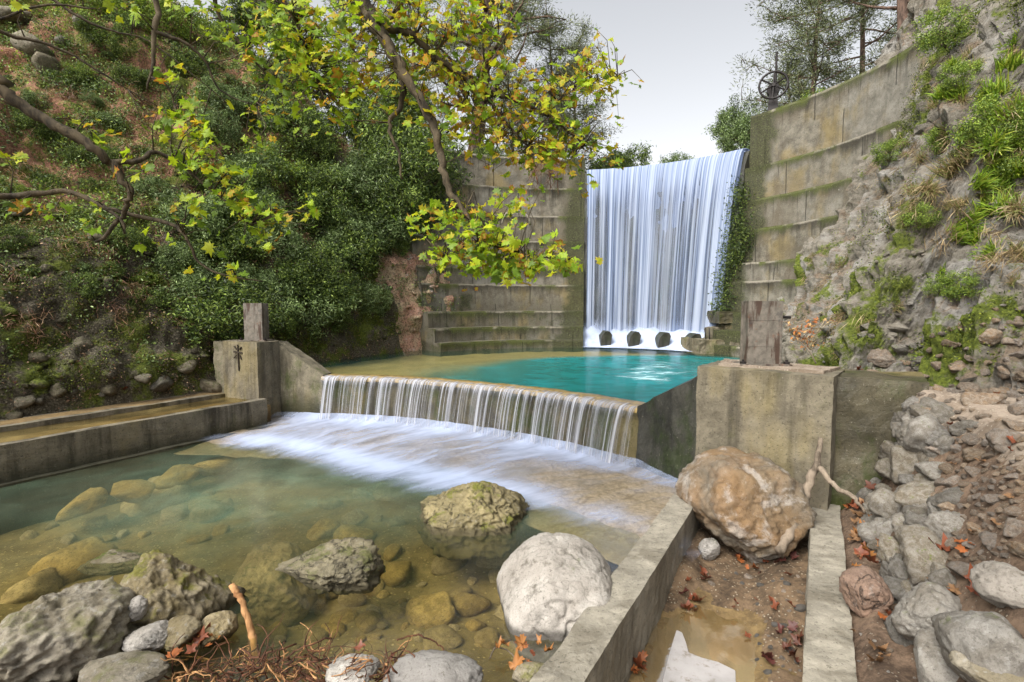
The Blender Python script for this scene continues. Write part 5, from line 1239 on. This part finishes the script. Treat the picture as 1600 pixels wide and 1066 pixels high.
TL = [(1555, 150, 1.2, 'g'), (1535, 165, 1.1, 'g'), (1580, 110, 1.2, 'g'), (1560, 190, 1.2, 'g'), (1590, 180, 1.1, 'g'), (1575, 220, 1.2, 'g'), (1550, 230, 1., 'g'), (1520, 240, .9, 'd'), (1500, 260, 1., 'd'), (1480, 270, 1.1, 'd'), (1450, 300, .9, 'd'), (1530, 290, 1., 'g'), (1560, 290, 1.1, 'g'), (1590, 270, 1.2, 'g'), (1540, 330, 1.2, 'g'), (1510, 350, 1.1, 'g'), (1565, 330, 1.2, 'g'), (1490, 370, .9, 'g'), (1590, 330, 1., 'd'), (1470, 150, .8, 'g'), (1490, 105, .8, 'g'), (1460, 165, .7, 'd'), (1440, 250, .7, 'd'), (1425, 300, .6, 'd'), (1520, 380, .9, 'g'), (1470, 430, .7, 'g'), (1590, 400, .9, 'd'), (1400, 480, .5, 'd'), (1440, 560, .4, 'g'), (1550, 400, 1., 'g'), (1585, 75, 1., 'g'), (1505, 455, .5, 'g'), (1420, 345, .7, 'd'), (1585, 440, .6, 'd'), (1455, 25, .7, 'g'), (1470, 60, .6, 'g'), (1380, 215, .5, 'd'), (1385, 280, .5, 'd'), (1345, 520, .4, 'd'), (1480, 210, .8, 'd')]
for i in range(20):
    TL.append((rs_.uniform(1460, 1600), rs_.uniform(60, 330), rs_.uniform(.5, .9), rs_.choice('gddd')))
for i, (px, py, s_, kd) in enumerate(TL):
    p, n = hit(px, py, ['cliff'])
    if p is None: continue
    o = bpy.data.objects.new('grass_tuft', (TG if kd == 'g' else TD)[i % (3 if kd == 'g' else 2)]); col.objects.link(o); o.location = p - n * .03
    o.rotation_euler = (n + Vector((0, 0, .5))).normalized().to_track_quat('Z', 'Y').to_euler(); k_ = s_ * min(1.15, p.y / 8 + .2); o.scale = (k_, k_, k_ * .9)
    auto(o, ('bright green' if kd == 'g' else 'straw coloured') + ' cliff grass tuft', 'grass tuft', 'grass tufts on the right cliff', px, py)
LM += [('the upper right corner', 1590, 60), ('the middle of the right cliff', 1500, 300), ('the end of the dam wall', 1440, 90)]
for i, (px, py, s_) in enumerate(((1512, 455, .22), (1470, 455, .16), (1390, 245, .3), (1180, 385, .0), (1500, 130, .25), (1440, 345, .2), (1465, 230, .22), (1545, 210, .4), (1575, 260, .4))):
    if not s_: continue
    p, n = hit(px, py, ['cliff'])
    if p is None: continue
    auto(put_shrub('l', i, p, s_, rs_), 'small bright leafy plant on the cliff', 'plant', 'leafy plants on the right cliff', px, py)

# small shrubs in the undergrowth of the left slope
for i, (px, py, s_) in enumerate(scatter(52, 10, 430, 20, 440, 20, 60, None, 44, None, 1.1)):
    p, n = hit(px, py, ['hill'])
    if p is None: continue
    kd = 'dgdlgd'[i % 6]
    o = put_shrub(kd, i, p - Vector((0, 0, .06)), s_ / F * p.y * .45, rs_, .8)
    auto(o, {'d': 'small dark green plant', 'g': 'small grey green plant', 'l': 'small yellow green plant'}[kd], 'plant', 'small plants on the left slope', px, py)

# dry twig with orange leaves behind the right steel post
tw = empty('dry_twig', at(1262, 560, 8.2), 'thin dry twig with small orange leaves behind the right steel post', 'twig')
mb = MB(); tips = []
base = [at(1275, 568, 8.0), at(1262, 545, 8.2), at(1240, 525, 8.4), at(1232, 505, 8.5)]
mb.tube(spline(base, 12), [.012 - .0007 * i for i in range(12)], 5)
rs = np.random.RandomState(6)
for i in range(22):
    a = np.array(spline(base, 12)[rs.randint(4, 12)]); b = np.array(at(rs.uniform(1235, 1295), rs.uniform(488, 545), 8.4)); mb.tube([tuple(a), tuple((a + b) / 2 + rs.normal(size=3) * .04), tuple(b)], [.005, .004, .002], 4); tips += [b, (a + b) / 2]
adopt(mb.build('stem', M['driftwood'], smooth=True), tw)
T = np.repeat(np.array(tips), 3, 0) + rs.normal(size=(len(tips) * 3, 3)) * .03
adopt(link('leaves', leaf_cloud('leaves', T, .07, .035, rs, palette(len(T), rs, [(.5, .2, .05), (.4, .13, .04), (.5, .3, .12)]), .5), M['fallen']), tw)

# ================================================================== PLANE TREE over the pool
pt = empty('plane_tree', (-4.9, 3.3, -2.4), 'plane tree with yellow green and orange leaves reaching over the pools from the left', 'tree')
mbT = MB(); mbT.tube(spline([(-4.9, 3.3, -2.6), (-4.95, 3.25, -1), (-4.85, 3.3, 1.0), (-4.9, 3.4, 3.0), (-4.7, 3.5, 5.2)], 24), list(np.linspace(.30, .16, 24)), 14); adopt(mbT.build('trunk', M['bark'], smooth=True), pt)
TW = []                                     # points twigs and leaves hang from
def limb(pts, r0, r1, n=30, mbx=None, sides=9):
    P = spline(pts, n); rs = np.random.RandomState(int(abs(P[0, 0] * 1000)) % 9999); P[1:-1] += rs.normal(size=(n - 2, 3)) * min(.012, r0 * .2)
    r = np.linspace(r0, r1, n) * (1 + .07 * rs.normal(size=n)); mbx.tube([tuple(p) for p in P], list(np.abs(r)), sides); TW.append(P); return P
def pl(*a): return [at(x, y, d) for x, y, d in a]
m1 = MB()
limb([(-4.75, 3.5, 4.6), (-3.6, 4.0, 5.0), (-2.4, 4.6, 4.5)] + pl((556, -20, 5.0), (585, 35, 5.0), (612, 80, 4.95), (648, 140, 4.9), (680, 205, 4.9), (692, 255, 4.9), (706, 305, 4.85), (732, 342, 4.8), (752, 362, 4.8), (745, 392, 4.8)), .074, .016, 70, m1)
limb(pl((565, 0, 5.0), (600, 40, 5.1), (645, 55, 5.2), (672, 85, 5.3), (705, 107, 5.4), (752, 136, 5.5), (800, 156, 5.6), (850, 178, 5.7), (900, 214, 5.8), (912, 228, 5.8)), .045, .009, 44, m1)
limb(pl((578, 28, 5.0), (606, 62, 5.05), (623, 112, 5.05), (630, 150, 5.05), (618, 180, 5.05), (608, 195, 5.05), (622, 235, 5.05), (628, 280, 5.05)), .040, .010, 34, m1)
limb(pl((755, 137, 5.5), (775, 172, 5.5), (800, 202, 5.5), (824, 228, 5.5)), .022, .008, 18, m1)
limb(pl((690, 160, 5.2), (715, 165, 5.2), (735, 150, 5.2), (750, 190, 5.2)), .012, .005, 14, m1)
limb(pl((745, 380, 4.8), (780, 385, 4.8), (815, 396, 4.85), (850, 402, 4.9), (900, 412, 4.95)), .014, .004, 16, m1)
limb(pl((748, 375, 4.8), (720, 390, 4.75), (695, 400, 4.7), (685, 415, 4.7)), .011, .004, 12, m1)
limb(pl((600, 40, 5.1), (620, 15, 5.2), (640, -20, 5.3)), .03, .02, 10, m1)
limb(pl((675, 85, 5.3), (700, 60, 5.4), (740, 50, 5.5), (790, 60, 5.6)), .014, .005, 14, m1)
limb(pl((850, 178, 5.7), (880, 150, 5.8), (920, 130, 5.9), (965, 118, 6.0)), .010, .003, 14, m1)
adopt(m1.build('limb', M['bark'], smooth=True), pt)
m2 = MB()
limb([(-4.85, 3.35, 1.8)] + pl((-30, 118, 4.15), (0, 137, 4.2), (40, 170, 4.25), (100, 202, 4.3), (150, 236, 4.35), (175, 256, 4.4), (198, 290, 4.45), (205, 312, 4.45), (186, 342, 4.5), (150, 378, 4.5)), .058, .014, 44, m2)
limb(pl((172, 254, 4.4), (215, 251, 4.5), (242, 238, 4.6), (280, 256, 4.7), (330, 296, 4.8), (390, 352, 4.9)), .026, .006, 28, m2)
limb([(-4.9, 3.35, .9)] + pl((-20, 305, 4.4), (50, 302, 4.5), (110, 300, 4.5), (150, 318, 4.5), (200, 335, 4.55), (270, 352, 4.6), (292, 372, 4.6), (312, 412, 4.65), (360, 432, 4.7), (410, 440, 4.8)), .03, .006, 40, m2)
limb(pl((160, 320, 4.5), (190, 345, 4.5), (195, 365, 4.5)), .018, .01, 8, m2)
adopt(m2.build('limb', M['bark'], smooth=True), pt)
m3 = MB()
limb([(-3.4, 4.1, 4.95)] + pl((236, -40, 4.8), (242, 40, 4.8), (240, 90, 4.8), (230, 140, 4.8)), .036, .010, 20, m3)
limb(pl((242, 50, 4.8), (285, 65, 4.9), (320, 95, 5.0), (345, 143, 5.1), (400, 165, 5.2)), .018, .005, 20, m3)
limb([(-4.6, 4.0, 2.4)] + pl((0, 50, 4.6), (60, 65, 4.7), (110, 85, 4.8), (160, 115, 4.9), (200, 140, 5.0)), .02, .005, 20, m3)
limb(pl((70, -10, 4.8), (130, 30, 4.9), (180, 50, 5.0), (235, 66, 5.1), (330, 140, 5.2)), .014, .004, 20, m3)
limb(pl((235, 120, 4.8), (262, 135, 4.85), (272, 160, 4.9), (280, 185, 4.9)), .012, .004, 10, m3)
limb(pl((0, 30, 4.4), (70, 8, 4.5), (150, 14, 4.6)), .012, .006, 12, m3)
limb(pl((330, -20, 5.1), (345, 30, 5.2), (380, 75, 5.3), (410, 110, 5.4), (440, 150, 5.5)), .022, .005, 22, m3)
limb(pl((430, -20, 5.0), (460, 30, 5.1), (480, 80, 5.2), (500, 140, 5.2)), .02, .005, 18, m3)
TWP = np.vstack(TW)
CLU = [(480, 30, 75, 40, 95, 5.1), (440, 70, 60, 40, 55, 5.2), (520, 60, 60, 45, 60, 5.2), (500, 130, 50, 40, 55, 5.2), (460, 110, 40, 30, 30, 5.2), (590, 20, 70, 30, 60, 5.2), (650, 30, 60, 35, 60, 5.3), (700, 40, 50, 40, 55, 5.4), (740, 25, 50, 30, 45, 5.5), (770, 45, 30, 30, 28, 5.5), (600, 110, 70, 50, 55, 5.2), (560, 100, 40, 50, 30, 5.2), (660, 130, 50, 40, 45, 5.2), (640, 90, 50, 40, 35, 5.3),
       (720, 120, 40, 30, 40, 5.4), (780, 125, 45, 30, 55, 5.5), (830, 160, 45, 30, 55, 5.6), (860, 190, 45, 30, 45, 5.7), (900, 140, 40, 35, 45, 5.8), (930, 105, 35, 35, 40, 5.9), (950, 130, 25, 25, 22, 5.9), (900, 215, 35, 30, 35, 5.8), (880, 250, 40, 20, 35, 5.8), (820, 240, 45, 20, 45, 5.5), (770, 225, 40, 25, 38, 5.5), (790, 190, 40, 30, 30, 5.5), (720, 190, 35, 40, 30, 5.3), (690, 190, 25, 40, 22, 5.1), (850, 225, 40, 25, 30, 5.6), (740, 165, 40, 30, 30, 5.4), (985, 265, 0, 0, 0, 6), (945, 225, 15, 20, 8, 5.9), (915, 292, 12, 14, 5, 5.9), (965, 255, 12, 8, 4, 5.9),
       (700, 345, 40, 22, 45, 4.8), (745, 340, 40, 20, 25, 4.8), (725, 395, 40, 25, 60, 4.7), (775, 400, 45, 25, 75, 4.8), (800, 425, 35, 16, 40, 4.8), (845, 402, 35, 16, 40, 4.9), (885, 410, 22, 8, 16, 4.95), (805, 310, 25, 20, 18, 5.0), (770, 365, 35, 15, 30, 4.8), (690, 400, 12, 12, 10, 4.7),
       (285, 190, 28, 18, 18, 4.9), (270, 180, 20, 14, 10, 4.8), (300, 215, 30, 20, 20, 4.7), (320, 245, 30, 20, 22, 4.75), (345, 270, 25, 18, 16, 4.8), (370, 310, 30, 22, 22, 4.85), (400, 335, 28, 20, 20, 4.9), (430, 340, 25, 20, 12, 5.0), (480, 325, 22, 16, 8, 5.0), (405, 370, 25, 15, 10, 4.9), (300, 160, 20, 16, 8, 4.9), (330, 55, 30, 25, 10, 5.1), (310, 10, 30, 15, 10, 5.1), (390, 60, 30, 50, 18, 5.3), (440, 165, 25, 20, 12, 5.4), (400, 175, 25, 18, 10, 5.3), (410, 225, 30, 25, 8, 5.3), (260, 120, 20, 20, 6, 4.9), (205, 20, 30, 15, 8, 4.9), (30, 10, 20, 8, 3, 4.4), (20, 245, 35, 12, 6, 4.4), (150, 205, 25, 18, 7, 4.4), (60, 330, 60, 14, 10, 4.5), (130, 345, 30, 15, 6, 4.5), (300, 330, 30, 20, 10, 4.6), (200, 260, 25, 20, 6, 4.5), (300, 310, 20, 10, 5, 4.7), (350, 420, 40, 15, 6, 4.7), (290, 255, 25, 14, 10, 4.7), (540, 165, 40, 30, 16, 5.2), (520, 190, 25, 20, 8, 5.3), (250, 370, 40, 12, 5, 4.6)]
rs = np.random.RandomState(21); tplV, tplF = leaf_tpl(.22); PV, PF, PC = [], [], []; k_ = 0; mt = m3
GRN = [(.36, .46, .02), (.30, .42, .02), (.22, .35, .02), (.44, .48, .02), (.14, .23, .02)]; YEL = [(.58, .45, .03), (.60, .34, .03)]; ORG = [(.50, .19, .02), (.36, .10, .02), (.24, .08, .02)]
for cx, cy, rx, ry, n, D in CLU:
    for _ in range(int(n * 1.85)):
        px, py = cx + rs.normal() * rx * .68, cy + rs.normal() * ry * .74
        p = np.array(at(px, py, D + rs.normal() * .22)); q = TWP[np.argmin(((TWP - p)**2).sum(1))]
        if rs.rand() < .3 and np.linalg.norm(q - p) < 1.1:
            mid = (p + q) / 2 + rs.normal(size=3) * .04 + np.array([0, 0, .05]); mt.tube([tuple(q), tuple(mid), tuple(p)], [.006, .004, .002], 4)
        nrm_ = np.array([rs.normal() * .55, -.55 + rs.normal() * .5, .55 + rs.normal() * .45]); nrm_ /= np.linalg.norm(nrm_)
        y = np.array([rs.normal() * .8, rs.normal() * .3 - .2, -.7 + rs.normal() * .45]); y -= nrm_ * (y @ nrm_); y /= np.linalg.norm(y); x = np.cross(y, nrm_)
        s_ = .09 * rs.uniform(.5, 1.4); b = rs.uniform(-.6, 1.6); W_ = tplV * np.array([rs.uniform(.75, 1.1), 1, b * 2.]); W_ = W_ + np.concatenate([[[0, 0, 0]], rs.normal(size=(len(OUT), 3)) * .045]); W_[:, 2] += -.35 * rs.rand() * np.abs(W_[:, 0]) + .3 * rs.normal() * W_[:, 1]**2
        u = rs.rand(); pal = GRN if u < .84 - .24 * (px > 560) * (py < 300) else (YEL if u < .91 - .08 * (px > 560) * (py < 300) else ORG)
        c = np.array(pal[rs.randint(len(pal))]) * rs.uniform(.75, 1.2)
        cc = np.tile(c, (len(W_), 1)) 
        if pal is not GRN: cc[0] = np.array(GRN[0]) * .8
        elif rs.rand() < .25: cc[rs.randint(1, len(W_), 3)] = (.45, .22, .03)
        PV.append(p + (W_[:, :1] * x + W_[:, 1:2] * y + W_[:, 2:] * nrm_) * s_); PF.append(tplF + k_); PC.append(cc); k_ += len(W_)
adopt(mt.build('limb', M['bark'], smooth=True), pt)
adopt(link('leaves', arr_mesh('leaves', np.vstack(PV), [np.vstack(PF)], True, np.vstack(PC)), M['leaf']), pt)
rs = np.random.RandomState(3)
cr = empty('creeper', arc(R(52), 6.6, -.5), 'dark creeper covering the wall at the right edge of the big fall', 'creeper')
C = np.repeat(np.array([arc(*a) for a in CREEP]), 260, 0) + rs.normal(size=(len(CREEP) * 260, 3)) * np.array([.16, .16, .22])
adopt(link('foliage', leaf_cloud('foliage', C, .085, .045, rs, palette(len(C), rs, [(.03, .05, .015), (.06, .09, .02), (.12, .16, .03)]), .5), M['shrub']), cr)
hr = empty('hanging_roots', at(850, 270, 19.6), 'dry roots hanging down over the upper face of the left dam wing', 'roots')
mb = MB()
for i in range(34):
    px = 850 + rs.normal() * 14; L = rs.uniform(10, 62); a = at(px, 254, 19.45); b = at(px + rs.normal() * 8, 254 + L * .6, 19.3); c = at(px + rs.normal() * 12, 254 + L, 19.2)
    mb.tube([tuple(a), tuple(b), tuple(c)], [.016, .011, .005], 4)
adopt(mb.build('strands', M['root'], smooth=True), hr)
finish_labels()

for o in sc.objects:
    if len(str(o.get('label', '')).split()) > 16: o['label'] = o['label'].replace(' leafy', '').replace(' nearest', '')
